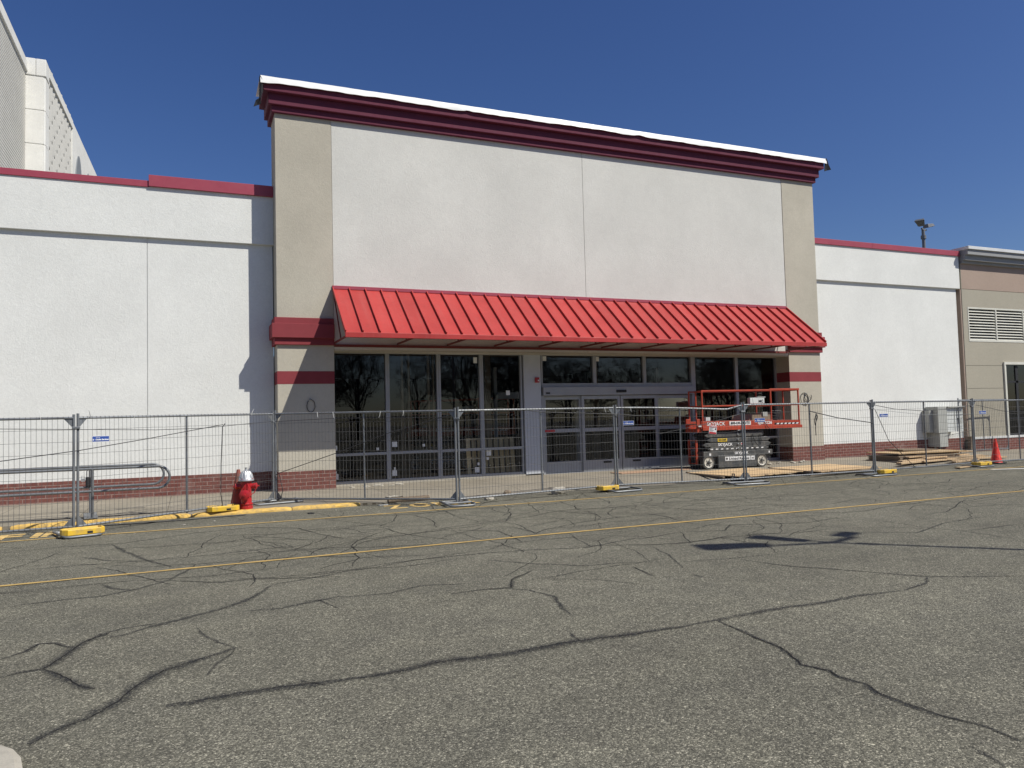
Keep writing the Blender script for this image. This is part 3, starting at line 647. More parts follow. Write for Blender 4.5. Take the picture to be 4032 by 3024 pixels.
sf = MB().box(30.06, 30.13, NY - .06, NY + .1, .585, 3.53).box(30.13, 30.20, NY - .03, NY + .1, .585, 3.43).box(30.13, 33.9, NY - .06, NY + .1, 3.43, 3.53).box(33.8, 33.9, NY - .06, NY + .1, .585, 3.43)
sw_ = N('window', sf, M['louvre'])
obj('mullion', MB().box(30.20, 33.8, NY + .03, NY + .1, 2.70, 2.78).box(30.84, 30.98, NY + .03, NY + .1, .62, 3.40).box(32.4, 32.5, NY + .03, NY + .1, .62, 3.40).box(30.20, 33.8, NY + .03, NY + .1, .585, .66).box(30.2, 33.8, NY + .032, NY + .1, 1.25, 1.29), M['black'], sw_, world=True)
obj('pane', MB().add([(30.2, NY + .06, .6), (33.8, NY + .06, .6), (33.8, NY + .06, 3.43), (30.2, NY + .06, 3.43)], [(0, 1, 2, 3)]), M['glass2'], sw_, world=True)
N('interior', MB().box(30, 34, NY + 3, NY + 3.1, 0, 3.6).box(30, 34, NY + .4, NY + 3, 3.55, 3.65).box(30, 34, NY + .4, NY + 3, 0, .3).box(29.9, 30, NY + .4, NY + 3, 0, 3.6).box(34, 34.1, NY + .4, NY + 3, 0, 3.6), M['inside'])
N('pipe_boot', MB().prism([(27.66, .02), (27.98, .02), (27.90, .62), (27.74, .62)], 'y', NY - .16, NY - .02), M['ply_dark'])
N('reveal_strip', MB().box(27.79, 27.879, NY + .02, NY + .2, .5, 6.38), M['n_pink'])

# ------------------------------------------------------------------ pale tower block far behind on the left
far = thing('office_tower', 'tall pale concrete block with ribbed wall and perforated screen, behind the white wing', 'building', (-9.4, 55, 0))
def F(name, mb, mat, par=None, **k): return obj(name, mb, mat, par or far, world=True, **k)
rib = []; z = 4.0
while z < 24.55: rib += [(-9.46, z), (-9.425, z + .03), (-9.425, z + .16), (-9.46, z + .20)]; z += .20
F('ribbed_wall', MB().prism(rib + [(-9.46, 24.6), (-20, 24.6), (-20, 4)], 'y', 30, 54.99), M['f_con'])
F('parapet_cap', MB().box(-20, -9.30, 30, 54.98, 24.62, 25.28), M['f_pier'], bev=.03)
pv = MB(); zz = 4.0
zj = [4, 7.2, 10.4, 13.6, 15.80, 18.02, 20.22, 22.42, 24.64]
zj = [4.0, 6.8, 9.0, 11.2, 13.42, 15.62, 17.83, 20.03, 22.23, 24.42]
for a, b in zip(zj[:-1], zj[1:]): pv.box(-9.46, -8.42, 55, 56, a + .02, b - .02)
pv.box(-9.44, -8.44, 55.04, 56, 4, 25.1)
F('corner_pier', pv, M['f_pier'], bev=.03)
F('corner_pier_cap', MB().box(-9.6, -8.88, 54.96, 56, 24.46, 25.56).box(-8.86, -8.30, 54.96, 56.2, 24.46, 25.56), M['f_pier'], bev=.03)
ch = MB()
for a, b in zip(zj[:-1], zj[1:]): ch.add([(-8.42, 55, a + .02), (-8.34, 55.12, a + .02), (-8.33, 56.3, a + .02), (-8.55, 56.3, a + .02), (-8.42, 55, b - .02), (-8.34, 55.12, b - .02), (-8.33, 56.3, b - .02), (-8.55, 56.3, b - .02)], [(0, 1, 5, 4), (1, 2, 6, 5), (2, 3, 7, 6), (4, 5, 6, 7), (0, 3, 2, 1)])
F('chamfer_panel', ch, M['f_pier'])
def sx_(y): return -8.36 + (y - 55) * .0236                                # the side wall runs slightly outwards
scr = MB(); y0 = 56.35; cw = .89; rh = 1.37; ncol = 10
for c in range(ncol):
    for r_ in range(5, 15):
        z0 = 4.6 + r_ * rh + (rh / 2 if c % 2 else 0); ya = y0 + c * cw; yb = ya + cw; zc = z0 + rh / 2; yc = (ya + yb) / 2
        dy, dz = .20, .22
        X = lambda y: sx_(y) - .10
        ou = [(X(ya), ya, z0), (X(yc) + .07, yc, z0), (X(yb), yb, z0), (X(yb) , yb, zc), (X(yb), yb, z0 + rh), (X(yc) + .07, yc, z0 + rh), (X(ya), ya, z0 + rh), (X(ya), ya, zc)]
        inn = [(X(yc) + .07, yc, zc - dz), (X(yc) + .03, yc + dy, zc), (X(yc) + .07, yc, zc + dz), (X(yc) + .03, yc - dy * .4, zc)]
        deep = [(p[0] - .35, p[1], p[2]) for p in inn]
        scr.add(ou + inn + deep, [(0, 1, 8, 7), (7, 8, 11), (1, 2, 3, 8), (8, 3, 9), (3, 4, 5, 10), (3, 10, 9), (5, 6, 7, 10), (7, 11, 10), (8, 9, 13, 12), (9, 10, 14, 13), (10, 11, 15, 14), (11, 8, 12, 15)])
F('perforated_screen', scr, M['f_con'])
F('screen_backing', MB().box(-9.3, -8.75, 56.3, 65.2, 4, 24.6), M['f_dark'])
def wallbit(ya, yb, z0, z1, d=0): return MB().prism([(sx_(ya) + d, ya), (sx_(yb) + d, yb), (sx_(yb) - .9, yb), (sx_(ya) - .9, ya)], 'z', z0, z1)
F('frieze', wallbit(56.25, 65.4, 24.95, 25.55, .04), M['f_pier'])
sw2 = wallbit(65.3, 70.8, 4, 25.5, .02); b2 = wallbit(70.86, 88, 4, 25.5, .02); sw2.add(b2.v, b2.f)
F('side_wall', sw2, M['f_pier'])
def arch(yc, hw, ztop, seg=16):
    z1 = ztop - hw * 2.2; poly = [(yc - hw, 4), (yc + hw, 4)] + [(yc + hw * math.cos(w), z1 + hw * 2.2 * math.sin(w)) for w in [math.pi * i / seg for i in range(seg + 1)]]
    return MB().prism(poly, 'x', sx_(yc) - .3, sx_(yc) + .07)
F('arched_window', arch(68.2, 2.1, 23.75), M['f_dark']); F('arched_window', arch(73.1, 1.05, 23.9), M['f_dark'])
F('roof', MB().box(-20, -9.5, 54, 88, 24.0, 24.5), M['f_con'])
# ------------------------------------------------------------------ temporary fence
JN = [(-5.84, 14.385), (-1.74, 14.50), (1.67, 16.87), (5.04, 14.68), (9.20, 15.39), (12.50, 14.82), (16.67, 14.68), (21.09, 15.04), (25.29, 15.09)]
BZ = [.07, .07, .11, .07, .07, .07, .07, .06, .05]
class Pn: pass
PAN = []
where = ['leftmost, in front of the grey handrail', 'second from the left, running behind the red hydrant', 'in front of the storefront pillar and left windows', 'in front of the grey pier between windows and doors', 'bent top rail, in front of the sliding doors', 'in front of the lift and the two plywood sheets', 'in front of the stack of boards', 'rightmost, in front of the orange cone']
def fence_panel(k, A, B, za, zb_, label, sag=False, H=1.87, mid=True, wires=True):
    ax = math.atan2(B[1] - A[1], B[0] - A[0]); L = math.hypot(B[0] - A[0], B[1] - A[1])
    t = thing('mesh_fence', label, 'fence', (A[0], A[1], za), ax, 'temporary mesh fence panels')
    sl_ = (zb_ - za) / L
    def top(x):
        z = H
        if sag:
            u = x / L; z -= .10 * (u / .87) ** 1.6 if u < .87 else .10 * (1 - u) / .13
        return z + sl_ * x
    rn = random.Random(k)
    bow = rn.uniform(-.02, .02)
    e = .032; fr = MB(); r = .021
    n_ = 26; xs_ = [e + (L - 2 * e) * i / n_ for i in range(n_ + 1)]
    fr.tube([(x, 0, top(x)) for x in xs_], r, 8)
    fr.tube([(x, 0, .06 + sl_ * x) for x in xs_], r, 8)
    fr.tube([(e, 0, -.02), (e, 0, top(0) + .075)], r + .001, 10); fr.tube([(L - e, 0, -.02 + zb_ - za), (L - e, 0, top(L) + .06)], r + .001, 10)
    obj('frame', fr, M['galv'], t, smooth=True)
    if mid: obj('mid_post', MB().tube([(L * .5, .018, .04), (L * .5, .018, top(L * .5) - .01)], .019, 8), M['galv'], t, smooth=True)
    d = .16
    for x, s_ in ((e, 1), (L - e, -1)):
        zt_ = top(x); zb2 = .06 + sl_ * x
        for z, q in ((zt_, -1), (zb2, 1)): obj('gusset', MB().prism([(x, z), (x + s_ * d, z), (x, z + q * d * 1.15)], 'y', -.003, .003), M['galv'], t)
    if wires:
        w = MB(); n2 = int(round((L - .1) / .0757))
        for i in range(1, n2):
            x = e + (L - 2 * e) * i / n2 + rn.uniform(-.004, .004); dx = rn.uniform(-.006, .006); zt_ = top(x)
            yy = -.026
            pts = [(x, .015, .045 + sl_ * x), (x, -.02, .035 + sl_ * x), (x, yy, .07 + sl_ * x), (x + dx, yy + bow, (zt_) * .5), (x, yy, zt_ - .01), (x, -.02, zt_ + .024), (x, .016, zt_ + .018)]
            if sag and .4 < x / L < .97: pts[3] = (x - .05 * math.sin((x / L - .4) * 5.5), yy - .03, zt_ * .6)
            w.tube(pts, (.0027), 4, cap=False)
        nh = 9
        for j in range(1, nh):
            pts = []
            for i in range(0, 25):
                x = e + (L - 2 * e) * i / 24; zt_ = top(x); z = .06 + sl_ * x + (zt_ - .06 - sl_ * x) * j / nh; pts.append((x, -.03 + bow * math.sin(math.pi * j / nh), z + rn.uniform(-.003, .003)))
            w.tube(pts, (.0027), 4, cap=False)
        obj('wire_mesh', w, M['wire'], t)
    return t, L, ax, top
for k in range(8):
    A, B = JN[k], JN[k + 1]
    t, L, ax, top = fence_panel(k, A, B, BZ[k], BZ[k + 1], 'galvanised mesh fence panel, ' + where[k], sag=(k == 4), H=1.865)
    q = Pn(); q.t, q.L, q.ax, q.top, q.A, q.z = t, L, ax, top, A, BZ[k]; PAN.append(q)
    rn = random.Random(50 + k)
    if k < 7:
        xs_ = {0: [2.9, 3.6], 1: [.22, 1.0, 1.9, 3.55], 2: [1.0, 1.35, 2.4, 2.9], 3: [.6, 1.7, 2.5, 3.9], 4: [.4, 2.0, 3.1], 5: [.3, 3.95], 6: [.1, 2.2]}[k]
        for x in xs_:
            up = rn.random() < .6; h = rn.uniform(.09, .17) * (1 if up else -1); lx = rn.uniform(-.05, .05); z0 = top(x)
            obj('zip_tie', MB().tube([(x, -.03, z0 - .02), (x, -.035, z0 + .02), (x + lx * .4, -.04, z0 + h * .55), (x + lx, -.05, z0 + h)], [.004, .005, .004, .002], 5), M['paper'] if rn.random() < .55 else M['galv'], t)
    cl = MB(); x = L - .0
    cl.box(x - .06, x + .06, -.03, .03, 1.68 + (BZ[k + 1] - BZ[k]), 1.72 + (BZ[k + 1] - BZ[k]))
    obj('clamp', cl, M['galv'], t, bev=.008)
# panel by the shop corner, behind the board stack
fence_panel(30, (26.63, 19.55), (29.5, 19.60), .05, .04, 'galvanised mesh fence panel standing against the tan shop wall, behind the front fence', H=1.98)
def onp(k, s, z, off=-.035):
    q = PAN[k]; c, s_ = math.cos(q.ax), math.sin(q.ax)
    return (q.A[0] + c * s - s_ * off, q.A[1] + s_ * s + c * off, z)
# gate wheels by the fifth stand
for k, (x, y, lab) in enumerate(((12.30, 15.02, 'small black fence wheel left of the two posts under the lift'), (12.66, 14.95, 'small black fence wheel right of the two posts under the lift'))):
    w = thing('fence_castor', lab, 'castor', (x, y, .005), R(8), 'small wheels on the fence foot')
    obj('tyre', MB().lathe([(.04, -.022), (.075, -.024), (.092, -.012), (.092, .012), (.075, .024), (.04, .022)], 20, T(0, 0, .092, 0, R(90))), M['black'], w, smooth=True)
    obj('bracket', MB().box(-.012, .012, -.04, -.03, .08, .25).box(-.012, .012, .03, .04, .08, .25).box(-.02, .02, -.04, .04, .23, .25), M['galv'], w)
# stands (loops of tube on the ground) and yellow weights
def stand(k, x, y, z, ax, label, w=.55, d=.92, off=.12):
    t = thing('fence_stand', label, 'fence foot', (x, y, z), ax, 'tube feet under the fence joints')
    r = .021; a = w / 2; y0, y1 = -d * .5 + off, d * .5 + off; c = .09
    lp = [(-a + c, y0, r), (a - c, y0, r), (a - c * .3, y0 + c * .3, r), (a, y0 + c, r + .02), (a, y1 - c, r + .02), (a - c * .3, y1 - c * .3, r), (a - c, y1, r), (-a + c, y1, r), (-a + c * .3, y1 - c * .3, r), (-a, y1 - c, r + .02), (-a, y0 + c, r + .02), (-a + c * .3, y0 + c * .3, r)]
    obj('loop', MB().tube(lp, r, 10, closed=True), M['galv'], t, smooth=True)
    obj('cross_bar', MB().tube([(-a, -.03, r + .03), (a, -.03, r + .03)], .018, 8).tube([(-a, .06, r + .03), (a, .06, r + .03)], .018, 8), M['galv'], t, smooth=True)
    obj('socket', MB().tube([(-.033, 0, .03), (-.033, 0, .16)], .018, 8).tube([(.033, 0, .03), (.033, 0, .16)], .018, 8), M['galv'], t, smooth=True)
stand(1, -1.74, 14.50, .006, R(18), 'tube fence foot under a yellow weight, in front of the handrail', off=-.10)
stand(2, 1.67, 16.87, .085, R(14), 'tube fence foot on the sidewalk just right of the red hydrant', w=1.05, d=.62, off=-.02)
stand(3, 5.04, 14.68, .008, R(-4), 'bare tube fence foot standing on the painted ZONE lettering')
stand(4, 9.20, 15.37, .006, R(4), 'tube fence foot with a yellow weight, in front of the sliding doors', w=.80, d=.62, off=-.16)
stand(5, 12.5, 14.82, .006, R(-10), 'bare tube fence foot with two small wheels, in front of the lift', w=.98, d=.62, off=-.02)
stand(6, 16.67, 14.68, .006, R(0), 'tube fence foot with a yellow weight, right of the plywood sheets', w=.9, d=.6, off=-.04)
stand(7, 21.09, 15.02, .006, R(4), 'tube fence foot under the rightmost yellow weight, left of the orange cone', w=.7, d=.6, off=-.05)
def weight(x, y, z, rz, label, w=.62, d=.30, h=.10):
    t = thing('fence_weight', label, 'weight', (x, y, z), rz, 'yellow fence weights')
    a, b, c = w / 2, d / 2, .075
    o8 = lambda k: [(-a + c - k * .4, -b + k), (a - c + k * .4, -b + k), (a - k, -b + c), (a - k, b - c), (a - c + k * .4, b - k), (-a + c - k * .4, b - k), (-a + k, b - c), (-a + k, -b + c)]
    rings = [(o8(.008), 0), (o8(0), .012), (o8(0), h - .012), (o8(.010), h), (o8(.034), h), (o8(.042), h - .028)]
    vs = []; fs = []
    for pts, z_ in rings: vs += [(p[0], p[1], z_) for p in pts]
    for i in range(len(rings) - 1):
        for j in range(8): fs.append((i * 8 + j, i * 8 + (j + 1) % 8, (i + 1) * 8 + (j + 1) % 8, (i + 1) * 8 + j))
    fs.append(tuple(reversed(range(8)))); fs.append(tuple(range(40, 48)))
    obj('block', MB().add(vs, fs), M['yplastic'], t, bev=.004)
    obj('ridge', MB().box(-a * .62, a * .30, -.015, .015, h - .027, h - .006).box(-a * .62, a * .3, -.06, -.04, h - .027, h - .012).box(-a * .62, a * .3, .04, .06, h - .027, h - .012), M['yplastic'], t, bev=.004)
    obj('fork_slot', MB().box(.04, .12, -b - .002, -b + .03, .018, .055), M['black'], t)
weight(-1.60, 14.12, .045, R(18), 'yellow plastic weight on the fence foot nearest the camera, at left')
weight(.60, 16.02, .076, R(9), 'yellow plastic weight lying on the yellow kerb left of the hydrant', .60, .34)
weight(8.88, 15.28, .046, R(3), 'yellow plastic weight in front of the sliding doors', .55, .30)
weight(17.05, 14.66, .046, R(2), 'yellow plastic weight on the foot right of the plywood sheets', .62, .30)
weight(21.22, 14.94, .046, R(2), 'rightmost yellow plastic weight, beside the orange cone', .66, .30)
# blue hire signs
def sign(k, s, z, w, h, label, tilt=0, torn=False):
    q = PAN[k]; p = onp(k, s + w / 2, z, -.045)
    t = thing('fence_sign', label, 'sign', p, q.ax, 'blue hire signs tied to the fence')
    obj('plate', MB().box(-w / 2, w / 2, -.003, .003, -h / 2, h / 2), M['white_ink'], t)
    obj('blue_field', MB().box(-w / 2 + .006, w / 2 - .006, -.006, -.0035, -h / 2 + .009, h / 2 - .005), M['blue'], t)
    obj('lettering', text_on('Onsite Services', h * .34, FRONT(w * .07, -.007, -h * .10), bold=.0015, width=w * .76, shear=.2), M['white_ink'], t)
    obj('small_lettering', text_on('Reliable', h * .20, FRONT(-w * .16, -.007, h * .22), width=w * .24, shear=.2), M['white_ink'], t)
    obj('logo', MB().lathe([(h * .13, -.001), (h * .13, .0)], 14, T(-w * .415, -.0062, -h * .10, 0, R(90))), M['white_ink'], t)
    obj('logo_mark', MB().lathe([(h * .06, -.001), (h * .06, .0)], 10, T(-w * .40, -.0075, -h * .10, 0, R(90))), M['blue'], t)
sign(1, .24, 1.57, .30, .102, 'blue hire sign above the handrail end, leftmost of the five')
sign(4, .19, 1.57, .27, .10, 'blue hire sign in front of the sliding doors')
sign(5, .31, 1.55, .31, .10, 'blue hire sign in front of the orange lift platform')
sign(6, .23, 1.575, .35, .095, 'blue hire sign against the white wall, left of the grey meter cabinet')
sign(7, .23, 1.575, .31, .10, 'blue hire sign above the orange cone, rightmost of the five')
q = PAN[4]; p = onp(4, 2.50, 1.352, -.05)
ws = thing('warning_sign', 'tilted red and white warning sign hanging on the fence before the lift', 'sign', p, q.ax)
Mt = Matrix.Rotation(R(9), 4, 'Y')
obj('plate', MB().box(-.10, .10, -.003, .003, -.105, .105, Mt), M['white_ink'], ws, bev=.002)
obj('red_header', MB().box(-.092, .092, -.005, -.0035, .055, .10, Mt).box(-.092, .092, -.005, -.0035, -.10, -.055, Mt), M['red_ink'], ws)
obj('lettering', text_on('WARNING', .034, Mt @ FRONT(0, -.006, .077), bold=.001), M['white_ink'], ws)
lb = MB()
for i, wd in enumerate((.10, .07, .11, .085)): lb.box(-.085, -.085 + wd, -.005, -.0035, .036 - i * .025, .045 - i * .025, Mt)
lb.ico((.07, -.005, .012), .022, (1, .2, 1.1), 3, 1, .1)
obj('black_print', lb, M['black_ink'], ws)
# cables and ropes strung along the fence
def cable(name, label, pts, r=.0075, mat='rope', sagk=.0, group='cables on the fence'):
    Q = []
    for a, b in zip(pts[:-1], pts[1:]):
        a, b = Vector(a), Vector(b); n_ = max(2, int((b - a).length / .25))
        for i in range(n_):
            u = i / n_; p_ = a.lerp(b, u); p_.z -= sagk * 4 * u * (1 - u); Q.append(p_)
    Q.append(Vector(pts[-1]))
    return tag(obj(name, MB().tube(Q, r, 6), M[mat], smooth=True), label, 'cable', group)
cable('cable', 'dark cable rising from lower left to a knot left of the hydrant', [onp(0, .4, .87), onp(0, 3.04, 1.26), onp(1, .04, 1.39), onp(1, 1.22, 1.54), onp(1, 2.85, 1.77)], .008)
cable('cable', 'black cable hanging straight down to the kerb left of the hydrant', [onp(1, 2.90, 1.79), onp(1, 2.84, 1.72), onp(1, 2.80, 1.0), onp(1, 2.79, .4), onp(1, 2.83, .14)], .009)
cable('cable', 'thin level cable near the fence top at far left', [onp(0, .1, 1.83), onp(0, 3.03, 1.78), onp(1, .04, 1.74), onp(1, 1.42, 1.70), onp(1, 2.43, 1.71), onp(1, 4.1, 1.82)], .006)
cable('cable', 'thin cable across the storefront pillar near the fence top', [onp(2, .05, 1.81), onp(2, 1.39, 1.845), onp(2, 3.9, 1.80)], .006)
cable('cable', 'dark cable slanting up from the pillar foot across the left windows', [onp(2, .05, .68), onp(2, .14, .72), onp(2, 1.4, 1.11), onp(2, 2.57, 1.51), onp(2, 3.9, 1.85)], .008)
cable('cable', 'cable end hanging in a curve beside the brick pillar foot', [onp(2, .12, .71), onp(2, .16, .53), onp(2, .205, .35), onp(2, .16, .20), onp(2, .10, .13)], .008)
cable('rope', 'green-blue rope drooping from the mid post past the sliding doors', [onp(3, 1.6, 1.93), onp(3, 2.08, 1.87), onp(3, 4.18, 1.79), onp(4, .52, 1.74), onp(4, 1.6, 1.72)], .009)
cable('cable', 'thin cable slanting up behind the warning sign', [onp(4, 1.09, 1.29), onp(4, 1.71, 1.39), onp(4, 2.37, 1.51), onp(4, 3.3, 1.72)], .006)
cable('cable', 'dark cable drooping from the mid post right of the lift', [onp(5, 2.05, 1.74), onp(5, 2.29, 1.69), onp(5, 2.96, 1.55), onp(5, 4.15, 1.39)], .012)
cable('cable', 'looped cable end hanging down from the mid post right of the lift', [onp(5, 2.27, 1.70), onp(5, 2.19, 1.52), onp(5, 2.20, 1.38), onp(5, 2.30, 1.60), onp(5, 2.26, 1.66), onp(5, 2.215, 1.3), onp(5, 2.22, 1.12)], .010)
cable('cable', 'cable sagging in front of the grey meter cabinet', [onp(6, .05, 1.86), onp(6, .89, 1.74), onp(6, 2.09, 1.67), onp(6, 3.2, 1.70), onp(6, 4.35, 1.79)], .008)
cable('cable', 'cable slanting steeply down to the ground in front of the board stack', [onp(6, .09, 1.73), onp(6, .57, .91), onp(6, 1.65, .12)], .008)
cable('cable', 'thin pale cable across the grey meter cabinet', [onp(6, .05, 1.74), onp(6, 2.12, 1.56), onp(6, 4.33, 1.54)], .005, 'galv')
cable('cable', 'thin cable low on the fence right of the meter cabinet', [onp(6, 3.05, .94), onp(6, 4.28, 1.06)], .006)
cable('cable', 'cable drooping along the rightmost fence panel above the orange cone', [onp(7, .13, 1.8), onp(7, 1.34, 1.60), onp(7, 2.37, 1.55), onp(7, 4.0, 1.7)], .007)
# black cords lying on the ground behind the fence at left
for i, (y, lab) in enumerate(((15.35, 'long dark cord on the ground nearest the yellow kerb at left'), (16.35, 'long dark cord on the sidewalk beside the handrail foot'))):
    rn = random.Random(i); pts = [(-8 + j * .6, y + .10 * math.sin(j * .9 + i) + j * .012, (wz(-8 + j * .6, y) if y > 15.99 else 0) + .012) for j in range(16)]
    cable('cord', lab, pts, .011, 'rope', 0, 'cords on the ground')

# ------------------------------------------------------------------ hydrant, cones, handrail
hy = thing('fire_hydrant', 'glossy red fire hydrant with silver bonnet behind the yellow kerb', 'hydrant', (1.05, 16.13, .068), R(-14))
obj('barrel', MB().lathe([(.125, 0), (.128, .02), (.128, .05), (.112, .058), (.112, .09), (.126, .095), (.126, .115), (.104, .125), (.102, .30), (.106, .42), (.104, .56)], 28), M['hyd'], hy, smooth=True)
obj('bonnet', MB().lathe([(.128, .555), (.150, .565), (.150, .595), (.138, .61), (.126, .64), (.112, .69), (.088, .735), (.055, .765), (.032, .775), (.030, .785), (.022, .79), (.022, .83), (.012, .832)], 28), M['silver'], hy, smooth=True)
bl = MB()
for i in range(8):
    w = 2 * math.pi * (i + .5) / 8; bl.lathe([(.012, 0), (.012, .02), (.001, .021)], 6, T(.138 * math.cos(w), .138 * math.sin(w), .592)); bl.lathe([(.012, 0), (.012, .018), (.001, .019)], 6, T(.119 * math.cos(w), .119 * math.sin(w), .045))
obj('flange_bolts', bl, M['hyd'], hy)
rb = MB()
for i in range(12):
    w = 2 * math.pi * i / 12; rb.tube([(.132 * math.cos(w), .132 * math.sin(w), .625), (.116 * math.cos(w), .116 * math.sin(w), .69), (.075 * math.cos(w), .075 * math.sin(w), .752)], .008, 6)
obj('bonnet_ribs', rb, M['silver'], hy, smooth=True)
def outlet(r, ln, Mx, nm):
    o_ = obj(nm, MB().lathe([(r * 1.0, 0), (r, ln * .55), (r * 1.18, ln * .56), (r * 1.18, ln * .68), (r * 1.02, ln * .69), (r * 1.02, ln * .8)], 22, Mx), M['hyd'], hy, smooth=True)
    obj('cap', MB().lathe([(r * 1.1, ln * .80), (r * 1.22, ln * .82), (r * 1.22, ln * 1.0), (r * .95, ln * 1.08), (r * .5, ln * 1.14), (r * .3, ln * 1.15), (r * .3, ln * 1.4), (.001, ln * 1.42)], 22, Mx), M['hyd'], o_, smooth=True)
outlet(.085, .13, T(0, -.06, .29, 0, R(90)), 'pumper_outlet')
outlet(.052, .13, T(.07, 0, .455, 0, 0, R(90)), 'side_outlet')
outlet(.052, .13, T(-.07, 0, .455, 0, 0, R(-90)), 'side_outlet')
chn = MB()
for pts in ([(.03, -.10, .53), (-.04, -.13, .42), (-.09, -.17, .33), (-.07, -.20, .22)], [(.03, -.10, .53), (.08, -.13, .42), (.10, -.17, .34), (.08, -.2, .25)], [(.20, -.04, .43), (.17, -.07, .33), (.11, -.08, .29)]):
    chn.tube([Vector(pts[0]).lerp(Vector(pts[1]), t / 4) for t in range(4)] + [Vector(a) for a in pts[1:]], .008, 6)
obj('chain', chn, M['hyd'], hy, smooth=True)
def cone(name, label, x, y, z, h, rb_, rt, mat, base=.19, collar=None, rz=0):
    c = thing(name, label, 'traffic cone', (x, y, z), rz, None)
    obj('base', MB().box(-base, base, -base, base, 0, .035), M['black'] if collar is None else M[mat], c, bev=.012)
    obj('body', MB().lathe([(rb_ + .012, .034), (rb_, .05), (rt + .004, h - .03), (rt, h), (rt * .7, h)], 28), M[mat], c, smooth=True)
    if collar: obj('collar', MB().lathe([(rb_ * .62, h * .42), (rb_ * .63, h * .43), (rb_ * .37, h * .68), (rb_ * .36, h * .68)], 28), M[collar], c, smooth=True)
    return c
cone('traffic_cone', 'bright red-orange traffic cone standing in front of the tan shop', 22.70, 15.50, .006, .76, .155, .028, 'cone', .20)
dc = cone('traffic_cone', 'dirty faded traffic cone half hidden behind the red hydrant', .92, 16.42, wz(.9, 16.4), .78, .165, .034, 'dcone', .18, None, .3)
obj('collar', MB().lathe([(.036, .60), (.046, .605), (.046, .63), (.036, .64)], 20), M['cone'], dc, smooth=True)
hr = thing('handrail', 'galvanised double handrail with rounded ends on the sidewalk at left', 'handrail', (-1.75, 16.6, .08))
for nm, y, tip, zt_, zb2 in (('near_loop', 16.12, -.35, 1.0, .585), ('far_loop', 17.09, -.48, 1.005, .60)):
    r = (zt_ - zb2) / 2; cx = tip - r; zc = (zt_ + zb2) / 2
    pts = [(-9, y, zt_)] + [(-9 + (cx + 9) * i / 8, y, zt_) for i in range(1, 9)] + [(cx + r * math.sin(w), y, zc + r * math.cos(w)) for w in [math.pi * i / 14 for i in range(1, 14)]] + [(cx - (cx + 9) * i / 8, y, zb2) for i in range(0, 9)]
    obj('rail', MB().tube(pts, .0245, 12), M['galv'], hr, world=True, smooth=True)
for x, y in ((-1.665, 16.12), (-1.80, 17.09)): obj('post', MB().tube([(x, y, .06), (x, y, 1.0)], .026, 12), M['galv'], hr, world=True, smooth=True)
obj('base_plate', MB().prism([(-1.93, 17.16), (-1.70, 17.16), (-1.56, 16.02), (-1.79, 16.02)], 'z', .085, .098), M['galv'], hr, world=True)
lk = thing('lock_box', 'black lock box and shackle hanging on the far handrail post', 'lock', (-1.83, 17.05, .62))
obj('body', MB().box(-.05, .05, -.035, .035, 0, .19), M['black'], lk, bev=.02)
obj('shackle', MB().tube([(-.03, 0, .18), (-.03, 0, .30), (0, 0, .34), (.03, 0, .30), (.03, 0, .18)], .009, 8), M['galv'], lk, smooth=True)
obj('small_padlock', MB().box(-.13, -.06, -.02, .02, .10, .16).tube([(-.12, 0, .16), (-.115, 0, .21), (-.075, 0, .21), (-.07, 0, .16)], .007, 6), M['silver'], lk, bev=.004)

